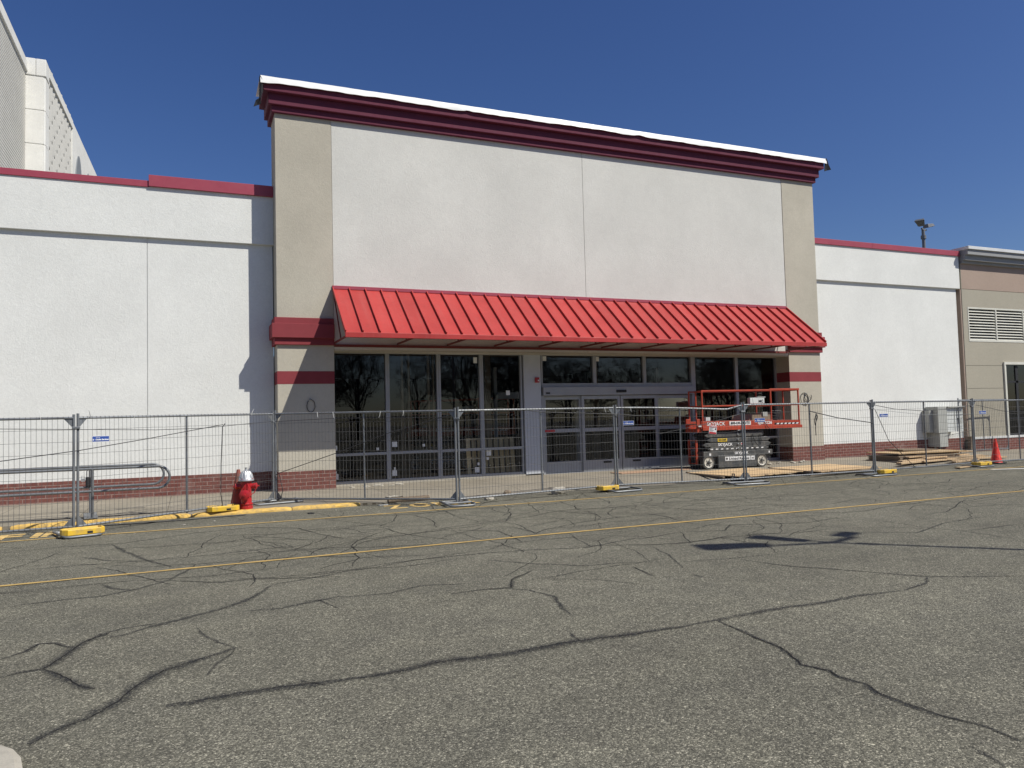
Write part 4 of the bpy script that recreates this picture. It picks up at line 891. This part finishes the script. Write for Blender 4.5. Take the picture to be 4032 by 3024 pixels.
# ------------------------------------------------------------------ scissor lift
def hexarm(x0, x1, zc, h, tl, tr): return [(x0 + (0 if tl else .12), zc - h / 2), (x1 - (0 if tr else .12), zc - h / 2), (x1 + (.10 if tr else 0), zc + (0 if tr else .0)), (x1 - (0 if tr else .12), zc + h / 2), (x0 + (0 if tl else .12), zc + h / 2), (x0 - (.10 if tl else 0), zc)]
def make_lift(label, loc, rz, group):
    t = thing('scissor_lift', label, 'scissor lift', loc, rz, group)
    for x, y, s_ in ((0, 0, 1), (1.83, 0, 1), (0, .80, -1), (1.83, .80, -1)):
        Mx = T(x, y, .205, 0, R(90)) if s_ > 0 else T(x, y, .205, 0, R(-90))
        w = obj('wheel', MB().lathe([(.15, .0), (.165, .012), (.193, .012), (.203, -.004), (.205, -.03), (.205, -.11), (.195, -.125), (.14, -.125)], 32, Mx), M['tyre'], t, smooth=True)
        obj('rim', MB().lathe([(.012, -.012), (.10, -.014), (.135, -.006), (.150, .004), (.148, -.01)], 28, Mx @ Matrix.Translation((0, 0, .018))), M['rim'], w, smooth=True)
        Mx = Mx @ Matrix.Translation((0, 0, .02)); hb = MB().lathe([(.055, -.014), (.052, .012), (.035, .03), (.001, .032)], 14, Mx)
        for a in range(5): hb.lathe([(.016, -.012), (.014, .004), (.001, .005)], 8, Mx @ Matrix.Translation((.085 * math.cos(a * 1.2566), .085 * math.sin(a * 1.2566), 0)))
        obj('hub', hb, M['lgrey'], w, smooth=True)
    n0 = len(t.children)
    old = set(t.children)
    obj('chassis', MB().box(-.14, 2.25, .03, .77, .47, .625).box(-.12, 2.22, .10, .70, .36, .47).box(-.06, -.0, .12, .2, .15, .36).box(2.0, 2.06, .1, .3, .15, .36), M['lgrey'], t, bev=.012)
    tr = obj('battery_tray', MB().box(.33, 1.66, -.01, .20, .135, .50).box(.33, 1.66, .6, .81, .135, .5), M['lgrey'], t, bev=.012)
    obj('hire_decal', MB().box(.56, 1.42, -.016, -.011, .335, .455).box(1.44, 1.58, -.016, -.011, .335, .455), M['white_ink'], tr)
    obj('hire_lettering', text_on('United Rentals', .105, FRONT(1.04, -.018, .39), bold=.001, width=.70, shear=.15).add(*(lambda m_: (m_.v, m_.f))(text_on('46', .07, FRONT(1.51, -.018, .39), width=.09))), M['black_ink'], tr)
    obj('hire_logo', MB().lathe([(.035, -.001), (.035, 0)], 14, T(.615, -.0165, .395, 0, R(90))), M['black_ink'], tr)
    for zc, x0, x1, tl, tr_, nm in ((.69, .02, 2.15, False, False, 's'), (.815, -.04, 2.12, True, True, 'm'), (.955, .0, 2.1, False, True, 'y'), (1.10, .02, 2.0, True, False, 't')):
        a = MB()
        for y in (.04, .70): a.prism(hexarm(x0, x1, zc, .118, tl, tr_), 'y', y, y + .055)
        for y in (.12, .62): a.prism(hexarm(x0 + .06, x1 - .05, zc + .05, .11, not tl, not tr_), 'y', y, y + .05)
        a.tube([(x0 + .05, .04, zc), (x0 + .05, .75, zc)], .025, 10).tube([(x1 - .05, .04, zc), (x1 - .05, .75, zc)], .025, 10)
        ar = obj('scissor_arm', a, M['lgrey'], t, bev=.008, seg=1)
        obj('pivot', MB().lathe([(.03, -.0), (.03, .02), (.02, .028), (.001, .028)], 14, T(1.05, .04, zc, 0, R(90))), M['galv'], ar, smooth=True)
        if nm == 's':
            d = MB()
            for i in range(11): d.prism([(.10 + i * .175, zc - .016), (.18 + i * .175, zc - .016), (.20 + i * .175, zc + .016), (.12 + i * .175, zc + .016)], 'y', .035, .039)
            obj('dashed_decal', d, M['white_ink'], ar)
        if nm == 'm':
            obj('maker_lettering', text_on('SKYJACK', .115, FRONT(.62, .036, zc), bold=.003, width=.50), M['white_ink'], ar)
            obj('round_decal', MB().lathe([(.042, 0), (.042, .002)], 16, T(1.19, .039, zc + .01, 0, R(90))), M['white_ink'], ar)
            obj('round_symbol', MB().lathe([(.026, 0), (.026, .002)], 12, T(1.19, .036, zc + .01, 0, R(90))), M['red_ink'], ar)
        if nm == 'y':
            obj('yellow_decal', MB().box(.36, .68, .034, .039, zc - .045, zc + .045), M['yellow_ink'], ar)
            obj('number_lettering', text_on('10213589', .075, FRONT(.52, .032, zc), bold=.001, width=.25), M['black_ink'], ar)
    ch_ = obj('maker_plate', text_on('SKYJACK', .10, FRONT(1.16, .028, .55), bold=.003, width=.48), M['white_ink'], t)
    obj('small_decal', MB().box(.05, .11, .024, .029, .50, .57).box(2.1, 2.15, .024, .029, .52, .58), M['white_ink'], t)
    # platform
    pl = obj('platform', MB().box(-.16, 2.30, 0, .045, 1.25, 1.52).box(-.16, 2.30, -.03, .045, 1.25, 1.36).box(-.16, 2.30, .76, .81, 1.25, 1.52).box(-.16, 2.3, .045, .76, 1.26, 1.31), M['orange'], t, bev=.006)
    ex = obj('extension_deck', MB().box(2.301, 3.30, .02, .06, 1.25, 1.50).box(2.301, 3.34, -.012, .06, 1.25, 1.345).box(2.301, 3.3, .75, .79, 1.25, 1.5).box(3.26, 3.30, .06, .75, 1.25, 1.50).box(2.3, 3.26, .06, .75, 1.26, 1.30), M['orange'], t, bev=.006)
    hz = MB()
    for i in range(6): hz.prism([(2.42 + i * .14, 1.375), (2.50 + i * .14, 1.375), (2.53 + i * .14, 1.415), (2.45 + i * .14, 1.415)], 'y', .014, .017)
    obj('hazard_dashes', hz, M['white_ink'], ex)
    obj('hazard_strip', MB().box(2.36, 3.22, .0175, .0195, 1.368, 1.422), M['black_ink'], ex)
    obj('maker_lettering', text_on('SKYJACK', .14, FRONT(.30, -.005, 1.435), bold=.003, width=.62), M['white_ink'], pl)
    obj('phone_decal', MB().box(.76, 1.50, -.006, -.001, 1.385, 1.505), M['white_ink'], pl)
    obj('phone_lettering', text_on('800-UR-RENTS', .10, FRONT(1.13, -.009, 1.445), bold=.002, width=.66, shear=.15), M['black_ink'], pl)
    obj('number_lettering', text_on('SJIII 3226', .12, FRONT(2.0, -.005, 1.435), bold=.003, width=.50), M['white_ink'], pl)
    # end structure at the left: step, gate, boxes
    obj('end_bracket', MB().box(-.30, -.161, .06, .12, 1.20, 1.60).box(-.30, -.161, .68, .74, 1.20, 1.60).box(-.30, -.16, .12, .68, 1.20, 1.30).box(-.30, -.16, .12, .68, 1.42, 1.46), M['orange'], t, bev=.006)
    obj('junction_box', MB().box(-.28, -.17, .02, .055, 1.36, 1.40).box(.15, .30, .3, .42, 1.52, 1.64), M['cab2'], t, bev=.006)
    la = MB(); xl = -.27
    for y in (.20, .62): la.box(xl - .03, xl + .03, y - .025, y + .025, .25, .98)
    for z in (.27, .50, .73, .96): la.box(xl - .025, xl + .025, .225, .595, z - .015, z + .015)
    obj('ladder', la, M['orange'], t, bev=.004)
    rl = MB(); q = .021
    def bar(a, b, w=q): rl.tube([a, b], w, 8)
    for y in (.03, .77):
        for x in (-.13, 2.26): rl.box(x - q, x + q, y - q, y + q, 1.50, 2.42)
        rl.box(3.26 - q, 3.26 + q, y - q, y + q, 1.48, 2.43)
        rl.box(-.15, 2.30, y - q * .9, y + q * .9, 2.405, 2.45); rl.box(2.22, 3.30, y - q * 1.0, y + q * 1.0, 2.41, 2.472)
        rl.box(-.15, 2.26, y - q * .8, y + q * .8, 1.955, 1.995); rl.box(2.26, 3.27, y - q * .8, y + q * .8, 1.945, 1.985)
    for x in (-.13, 3.27): rl.box(x - q * .9, x + q * .9, .03, .77, 2.40, 2.44); rl.box(x - q * .8, x + q * .8, .03, .77, 1.95, 1.99)
    rl.box(-.15, -.11, .36, .40, 1.52, 2.42)
    obj('guard_rail', rl, M['orange'], t, bev=.006, seg=1)
    cb = obj('control_box', MB().box(1.55, 2.06, .06, .20, 2.02, 2.20).box(1.80, 2.10, .05, .20, 2.205, 2.225), M['cab2'], t, bev=.008)
    obj('control_lettering', text_on('MC', .11, FRONT(1.93, .057, 2.09), bold=.003), M['black_ink'], cb)
    obj('joystick', MB().tube([(1.88, .13, 2.22), (1.88, .13, 2.32), (1.98, .13, 2.34), (2.05, .13, 2.28)], .012, 8), M['black'], cb, smooth=True)
    obj('grey_box', MB().box(1.98, 2.16, .06, .15, 1.62, 1.76), M['cab'], t, bev=.01)
    obj('hose', MB().tube([(1.97, .07, 2.0), (1.96, .05, 1.8), (1.97, .03, 1.55), (2.0, -.05, 1.4), (2.05, -.06, 1.3), (2.16, -.05, 1.24)], .009, 6).tube([(1.55, .02, 1.1), (1.62, -.02, .85), (1.75, -.02, .72), (1.85, .0, .9), (1.82, .02, 1.1)], .010, 6), M['black'], t, smooth=True)
    for ch in t.children:
        if ch not in old: ch.location.z -= .10
    return t
lift = make_lift('orange and dark grey scissor lift on the sidewalk right of the glass doors', (14.12, 18.33, .10), R(-6), 'scissor lifts')
dup(lift, (6.95, 24.6, .105), R(-38), 'red scissor lift dimly seen inside the store, behind the leaning pallet')
c_, s_ = math.cos(R(-6)), math.sin(R(-6))
LW = lambda x, y: (14.12 + c_ * x - s_ * y, 18.33 + s_ * x + c_ * y)
x, y = LW(1.1, .42)
wb = thing('wood_board', 'plywood offcut standing on edge on the orange lift platform', 'board', (x, y, 1.32), R(-6))
obj('board', MB().prism([(0, 0), (1.42, 0), (1.48, .42), (.06, .37)], 'y', 0, .018), M['ply_dark'], wb)
gb = thing('wire_basket', 'small grey wire basket leaning on the right rail of the lift', 'basket', (LW(2.75, .70)[0], LW(2.75, .70)[1], 1.315), R(-6))
bk = MB()
for i in range(8): bk.tube([(i * .05, 0, 0), (i * .05, 0, .48)], .004, 4); 
for i in range(7): bk.tube([(0, 0, i * .08), (.35, 0, i * .08)], .004, 4)
obj('grid', bk, M['wire'], gb); obj('rim', MB().tube([(0, 0, 0), (.35, 0, 0), (.35, 0, .48), (0, 0, .48)], .009, 6, closed=True), M['galv'], gb)

# ------------------------------------------------------------------ boards on the ground, board stack, pallet
def board(name, label, x, y, z, rz, w, d, h, mat, group=None, cat='board', ry=0, rx=0, bevel=.003):
    o_ = obj(name, MB().box(-w / 2, w / 2, -d / 2, d / 2, 0, h), M[mat], bev=bevel)
    o_.location = (x, y, z); o_.rotation_euler = (rx, ry, rz); return tag(o_, label, cat, group)
board('plywood_sheet', 'fresh plywood sheet lying on the sidewalk directly in front of the lift wheels', 14.02, 16.62, .105, R(10), 2.44, 1.95, .022, 'ply', 'plywood sheets on the sidewalk', rx=R(.6))
board('plywood_sheet', 'fresh plywood sheet lying right of the lift, behind the drooping cable', 16.70, 16.42, .105, R(4), 2.44, 1.85, .022, 'ply', 'plywood sheets on the sidewalk', rx=R(.6))
board('plywood_sheet', 'reddish board lying flat at the foot of the sliding doors', 12.45, 18.85, .104, R(2), 2.44, .62, .020, 'pink_ply', 'plywood sheets on the sidewalk')
board('shade_strip', 'dark strip standing for shade along the left edge of the front plywood sheet', 12.72, 16.72, .085, R(80), 2.1, .06, .045, 'ply_dark', 'dark strips for edge shade')  # dark-coloured strips stand in for the shade under the raised sheet edges
board('shade_strip', 'dark strip standing for shade between the two plywood sheets', 15.55, 16.6, .085, R(78), 2.2, .05, .045, 'ply_dark', 'dark strips for edge shade')
board('shade_strip', 'dark strip standing for shade under the front edge of the right plywood sheet', 16.3, 15.42, .03, R(6), 2.6, .05, .05, 'ply_dark', 'dark strips for edge shade')
rn = random.Random(9); gx, gy = 21.55, 17.45
SK = 'stacked sheets by the meter cabinet'
names = ['lowest', 'second lowest', 'middle', 'second highest']
for i in range(4):
    board('stacked_sheet', names[i] + ' of the plain dark-edged boards stacked before the meter cabinet', gx - .2 + rn.uniform(-.06, .06), gy + rn.uniform(-.05, .05), .09 + .05 * i, R(-3 + rn.uniform(-2, 2)), 2.3, 1.25, .042, 'ply_dark', SK)
board('stacked_sheet', 'wide fresh plywood sheet on top of the stack before the meter cabinet', gx + .10, gy - .02, .335, R(-5), 2.75, 1.35, .03, 'ply', SK)
board('stacked_sheet', 'second fresh sheet offset to the right on top of the stack', gx + .95, gy + .12, .30, R(-2), 2.3, 1.3, .03, 'lumber', SK, ry=R(.4))
board('stacked_sheet', 'small grey weathered panel lying on top of the board stack', gx + .35, gy + .35, .375, R(-4), 1.5, .75, .045, 'ply_dark', SK, ry=R(1.2))
PL = 'loose planks before the stack'
pls = [(20.75, 16.55, .085, 12, 2.6, .16, .05, 'front-left plank whose sawn end points at the fence'), (21.3, 16.75, .135, 8, 2.9, .15, .045, 'pale plank lying on the front-left plank'), (21.9, 16.65, .085, 10, 2.5, .14, .045, 'plank lying flat below the middle of the pile'), (22.25, 16.85, .18, 7, 2.4, .2, .04, 'plank lying slanted across the middle of the pile'), (22.75, 16.5, .085, 11, 2.2, .15, .05, 'plank at the right of the pile behind two joined fence posts'), (23.0, 16.8, .13, 4, 1.9, .16, .04, 'upper plank at the right end of the pile'), (21.6, 16.95, .23, 9, 2.5, .22, .03, 'topmost long loose plank, just before the sheets'), (24.0, 16.6, .07, 3, 1.5, .2, .04, 'short plank reaching right towards the orange cone'), (22.3, 16.2, .06, 14, 1.7, .13, .04, 'plank lying alone nearest the fence rail, ends in shade'), (20.9, 15.05, .012, 16, 1.9, .15, .03, 'single plank on the asphalt poking under the fence rail'), (23.6, 16.95, .12, -3, 1.3, .25, .03, 'short wide board at the right of the pile'), (22.0, 17.0, .27, 3, 2.1, .18, .03, 'plank leaning against the edge of the sheets')]
for (x, y, z, a, w, d, h, lab) in pls: board('plank', lab, x, y, z, R(a), w, d, h, 'lumber', PL, ry=R(rn.uniform(-.8, .8)))
pt = thing('wooden_pallet', 'pale slatted pallet leaning inside the window left of the grey pier', 'pallet', (8.0, 20.27, .11), R(0))
tl_ = R(-6)
for i in range(9): obj('slat', MB().box(-.74 + i * .17, -.74 + i * .17 + .115, -.01, .012, 0, 1.12, Matrix.Rotation(tl_, 4, 'X')), M['pallet'], pt)
obj('bearer', MB().box(-.74, .74, .012, .10, 0, .05, Matrix.Rotation(tl_, 4, 'X')).box(-.74, .74, .012, .10, .53, .58, Matrix.Rotation(tl_, 4, 'X')).box(-.74, .74, .012, .10, 1.07, 1.12, Matrix.Rotation(tl_, 4, 'X')), M['pallet'], pt)

# ------------------------------------------------------------------ meter cabinet, wire coils, bits
mc = thing('meter_cabinet', 'grey electrical meter cabinet on the white right wing wall', 'cabinet', (25.95, 20.1, 0))
def C_(name, mb, mat, par=None, **k): return obj(name, mb, mat, par or mc, world=True, **k)
C_('body', MB().box(25.55, 26.05, 19.56, 20.08, .82, 1.80), M['cab'], bev=.008)
C_('rear_box', MB().box(25.36, 25.549, 19.78, 20.08, .84, 1.66), M['cab'], bev=.008)
dr = C_('meter_panel', MB().box(26.051, 26.95, 19.60, 20.08, .85, 1.76), M['cab2'], bev=.006)
mp = MB()
for z in (1.02, 1.16, 1.32, 1.46, 1.58): mp.box(26.10, 26.9, 19.592, 19.599, z, z + .012)
mp.box(26.48, 26.50, 19.588, 19.599, .87, 1.72)
obj('panel_seams', mp, M['cab'], dr, world=True)
obj('rain_hood', MB().box(26.04, 26.98, 19.50, 20.08, 1.765, 1.80), M['cab'], dr, world=True, bev=.005)
obj('latch', MB().box(26.62, 26.88, 19.56, 19.60, 1.34, 1.37).box(26.70, 26.80, 19.55, 19.60, 1.2, 1.34), M['cab'], dr, world=True)
C_('lower_box', MB().box(25.62, 26.06, 19.58, 20.08, .30, .815), M['cab'], bev=.008)
C_('conduit', MB().tube([(26.0, 19.9, .31), (26.0, 19.9, .04)], .04, 10).tube([(25.75, 19.9, .31), (25.75, 19.9, .04)], .04, 10), M['galv'], smooth=True)
def coil(label, x, z, loops, seed):
    t = thing('wire_coil', label, 'wire coil', (x, PY - .002, z), 0, 'cable coils on the pillars')
    rn = random.Random(seed); pts = []
    for (cx, cz, rx_, rz_, a0, a1) in loops:
        for i in range(15):
            w = a0 + (a1 - a0) * i / 14; pts.append((cx + rx_ * math.cos(w) + rn.uniform(-.004, .004), -.02 + rn.uniform(-.012, .01), cz + rz_ * math.sin(w)))
    obj('cable', MB().tube(pts, .009, 6), M['rope'], t, smooth=True)
    obj('wall_box', MB().tube([(0, .002, .15), (0, -.04, .15)], .022, 10), M['galv'], t, smooth=True)
coil('loop of dark cable on the left tan pillar', 2.80, 2.22, [(.02, -.02, .10, .16, 2.2, 8.2)], 1)
coil('tangled double loop of cable on the right tan pillar', 19.05, 2.20, [(-.05, -.02, .17, .20, 1.2, 7.4), (.04, -.05, .10, .17, 1.4, 7.8), (.11, .03, .15, .13, 2.6, 6.9)], 2)
def bit(name, label, x, y, r, seed, mat, sq=(1, 1, .6), z=None, cat='stone', group='rubble on the ground'):
    zz = (wz(x, y) if y > 15.99 else 0) if z is None else z
    return tag(obj(name, MB().ico((x, y, zz + r * sq[2] * .6), r, sq, seed, 2, .22), M[mat]), label, cat, group)
bit('concrete_lump', 'pale broken concrete lump under the fence rail in front of the grey pier', 7.72, 15.50, .17, 4, 'concrete', (1.2, .7, .62), None, 'rubble')
bit('stone', 'small grey stone on the asphalt right of the bare fence foot', 5.95, 15.32, .085, 5, 'concrete', (1.3, .8, .55))
bit('stone', 'dark lump under the fence rail left of the concrete lump', 6.75, 16.2, .085, 6, 'ply_dark', (1.1, .8, .6))
for i, (x, y, r_) in enumerate(((4.15, 19.3, .07), (4.5, 19.4, .10), (4.8, 19.25, .05), (5.05, 19.45, .08), (3.8, 19.35, .05))): bit('rubble', 'pale crumbs of rubble along the foot of the left windows', x, y, r_, 20 + i, 'concrete', (1.5, .8, .35), group='crumbs at the window foot')
for i in range(9):
    rn = random.Random(200 + i); bit('rubble', 'loose crumbs of rubble between the lift and the right brick pillar', 16.9 + i * .22 + rn.uniform(-.06, .06), 18.9 + rn.uniform(-.2, .3), rn.uniform(.03, .07), 40 + i, 'concrete', (1.3, .9, .6), group='crumbs beside the right pillar')
for i in range(26):
    rn = random.Random(300 + i); x = rn.uniform(-1.5, 9); bit('pebble', 'tiny pale pebble on the edge of the asphalt below the fence', x, rn.uniform(14.0, 15.7), rn.uniform(.010, .024), 60 + i, 'concrete', (1.2, 1, .5), group='pebbles on the asphalt')
hs = thing('corrugated_hose', 'short dark corrugated hose lying under the fence by the kerb end', 'hose', (4.35, 16.05, .0), R(6))
pr = []
for i in range(34): pr += [(.05, i * .028), (.06, i * .028 + .008), (.06, i * .028 + .018), (.05, i * .028 + .026)]
obj('tube', MB().lathe(pr, 16, T(-.45, 0, .055, 0, 0, R(90))), M['ply_dark'], hs)
tag(obj('rag', MB().ico((4.2, 16.6, wz(4.2, 16.6) + .02), .10, (2.0, .8, .3), 77, 2, .3), M['concrete']), 'crumpled grey rag on the sidewalk above the hose', 'rag')
tag(obj('wood_scrap', MB().box(-.10, .10, -.02, .02, 0, .012, T(3.72, 15.66, .004, R(-5))), M['paper']), 'white splinter of wood on the asphalt near the kerb end', 'scrap')
tag(obj('black_scrap', MB().ico((2.16, 15.05, .012), .07, (1.2, .5, .3), 81, 1, .3), M['black']), 'small black scrap on the asphalt between kerb and yellow line', 'scrap')
# ------------------------------------------------------------------ parking lights
def lampset(label, x, y, zt_, rz, heads, group, r=.10, wf=.40):
    t = thing('parking_light', label, 'street lamp', (x, y, 0), rz, group)
    obj('pole', MB().tube([(0, 0, 0), (0, 0, zt_)], [r, r * .7], 14).tube([(0, 0, zt_ - .55), (0, 0, zt_ - .35)], r * 1.15, 14), M['lamp'], t, smooth=True)
    for (a, arm, pitch, hl_) in heads:
        Mx = Matrix.Translation((0, 0, zt_)) @ Matrix.Rotation(a, 4, 'Z')
        am = obj('arm', MB().box(0, arm, -.04, .04, -.03, .05, Mx), M['lamp'], t)
        Mh = Mx @ Matrix.Translation((arm - .04, 0, .14)) @ Matrix.Rotation(-pitch, 4, 'Y')
        w = hl_ * wf
        hd_ = obj('lamp_head', MB().add([(0, -w * .6, 0), (hl_, -w, 0), (hl_, w, 0), (0, w * .6, 0), (.06, -w * .5, hl_ * .36), (hl_ * .9, -w * .8, hl_ * .26), (hl_ * .9, w * .8, hl_ * .26), (.06, w * .5, hl_ * .36)], [(0, 1, 2, 3), (4, 7, 6, 5), (0, 4, 5, 1), (1, 5, 6, 2), (2, 6, 7, 3), (3, 7, 4, 0)], Mh), M['lamp'], t, bev=.02)
        obj('lens', MB().box(.08, hl_ - .05, -w * .7, w * .7, -.012, -.002, Mh), M['galv'], hd_)
    return t
lampset('twin-headed parking lot lamp rising behind the right wing roof', 39.75, 30.75, 12.28, R(0), [(R(206), .34, R(24), .60), (R(12), .36, R(14), .60)], None, .13, .46)
lampset('three-headed parking lot lamp right of the view, casting the shadow on the asphalt', 7.72 + .86 * 9 * .687, 7.50 - .86 * 9 * .727, 9.0, 0, [(R(164), .75, R(4), .90), (R(116), .20, R(4), .74), (R(20), .62, R(4), .50)], None, .06, .25)

# ------------------------------------------------------------------ bare trees across the lot (seen mirrored in the glass)
def tree_meshes(seed, H=12.0):
    rn = random.Random(seed); tr = MB(); cr = MB()
    def grow(p, d, ln, r, lv):
        n_ = 4 if lv < 2 else 3; pts = [p]; dd = d.copy()
        for i in range(n_):
            dd = (dd + Vector((rn.uniform(-.18, .18), rn.uniform(-.18, .18), rn.uniform(-.04, .14)))).normalized(); pts.append(pts[-1] + dd * ln / n_)
        rr = [max(.008, r * (1 - .45 * i / n_)) for i in range(n_ + 1)]
        (tr if lv < 2 else cr).tube(pts, rr, 7 if lv < 2 else (4 if lv < 4 else 3), cap=False)
        if lv >= 5: return
        k = {0: 7, 1: 5, 2: 5, 3: 4, 4: 3}[lv]
        for i in range(k):
            u = rn.uniform(.35, 1.0) if lv else .3 + .7 * (i + .5) / k
            j = min(n_ - 1, int(u * n_)); q = pts[j].lerp(pts[j + 1], u * n_ - j)
            a = rn.uniform(0, 6.283); tilt = rn.uniform(.45, 1.0)
            ax = dd.orthogonal().normalized(); side = (Matrix.Rotation(a, 3, dd) @ ax)
            nd = (dd * math.cos(tilt) + side * math.sin(tilt)); nd.z = max(nd.z, -.1); nd.normalize()
            grow(q, nd, ln * rn.uniform(.48, .72), r * (.42 if lv == 0 else .52), lv + 1)
    grow(Vector((0, 0, 0)), Vector((0, 0, 1)), H * .5, .17, 0)
    return tr, cr
protos = []
for sd in (3, 8):
    tr, cr = tree_meshes(sd)
    t = thing('bare_tree', 'x', 'tree', (0, 0, 0), 0, 'bare trees across the lot')
    obj('trunk', tr, M['bark'], t); obj('crown', cr, M['bark'], t); protos.append(t)
rn = random.Random(21); used = set()
TL = 'bare leafless tree across the parking lot, seen only mirrored in the glass'
for i in range(48):
    x = -36 + i * 2.5 + rn.uniform(-1, 1); y = -rn.uniform(22, 52); k = i % 2
    if k not in used:
        used.add(k); t = protos[k]; t.location = (x, y, 0); t.rotation_euler = (0, 0, rn.uniform(0, 6)); t['label'] = TL
    else: t = dup(protos[k], (x, y, 0), rn.uniform(0, 6), TL)
    s_ = rn.uniform(.75, 1.15); t.scale = (s_, s_, s_)
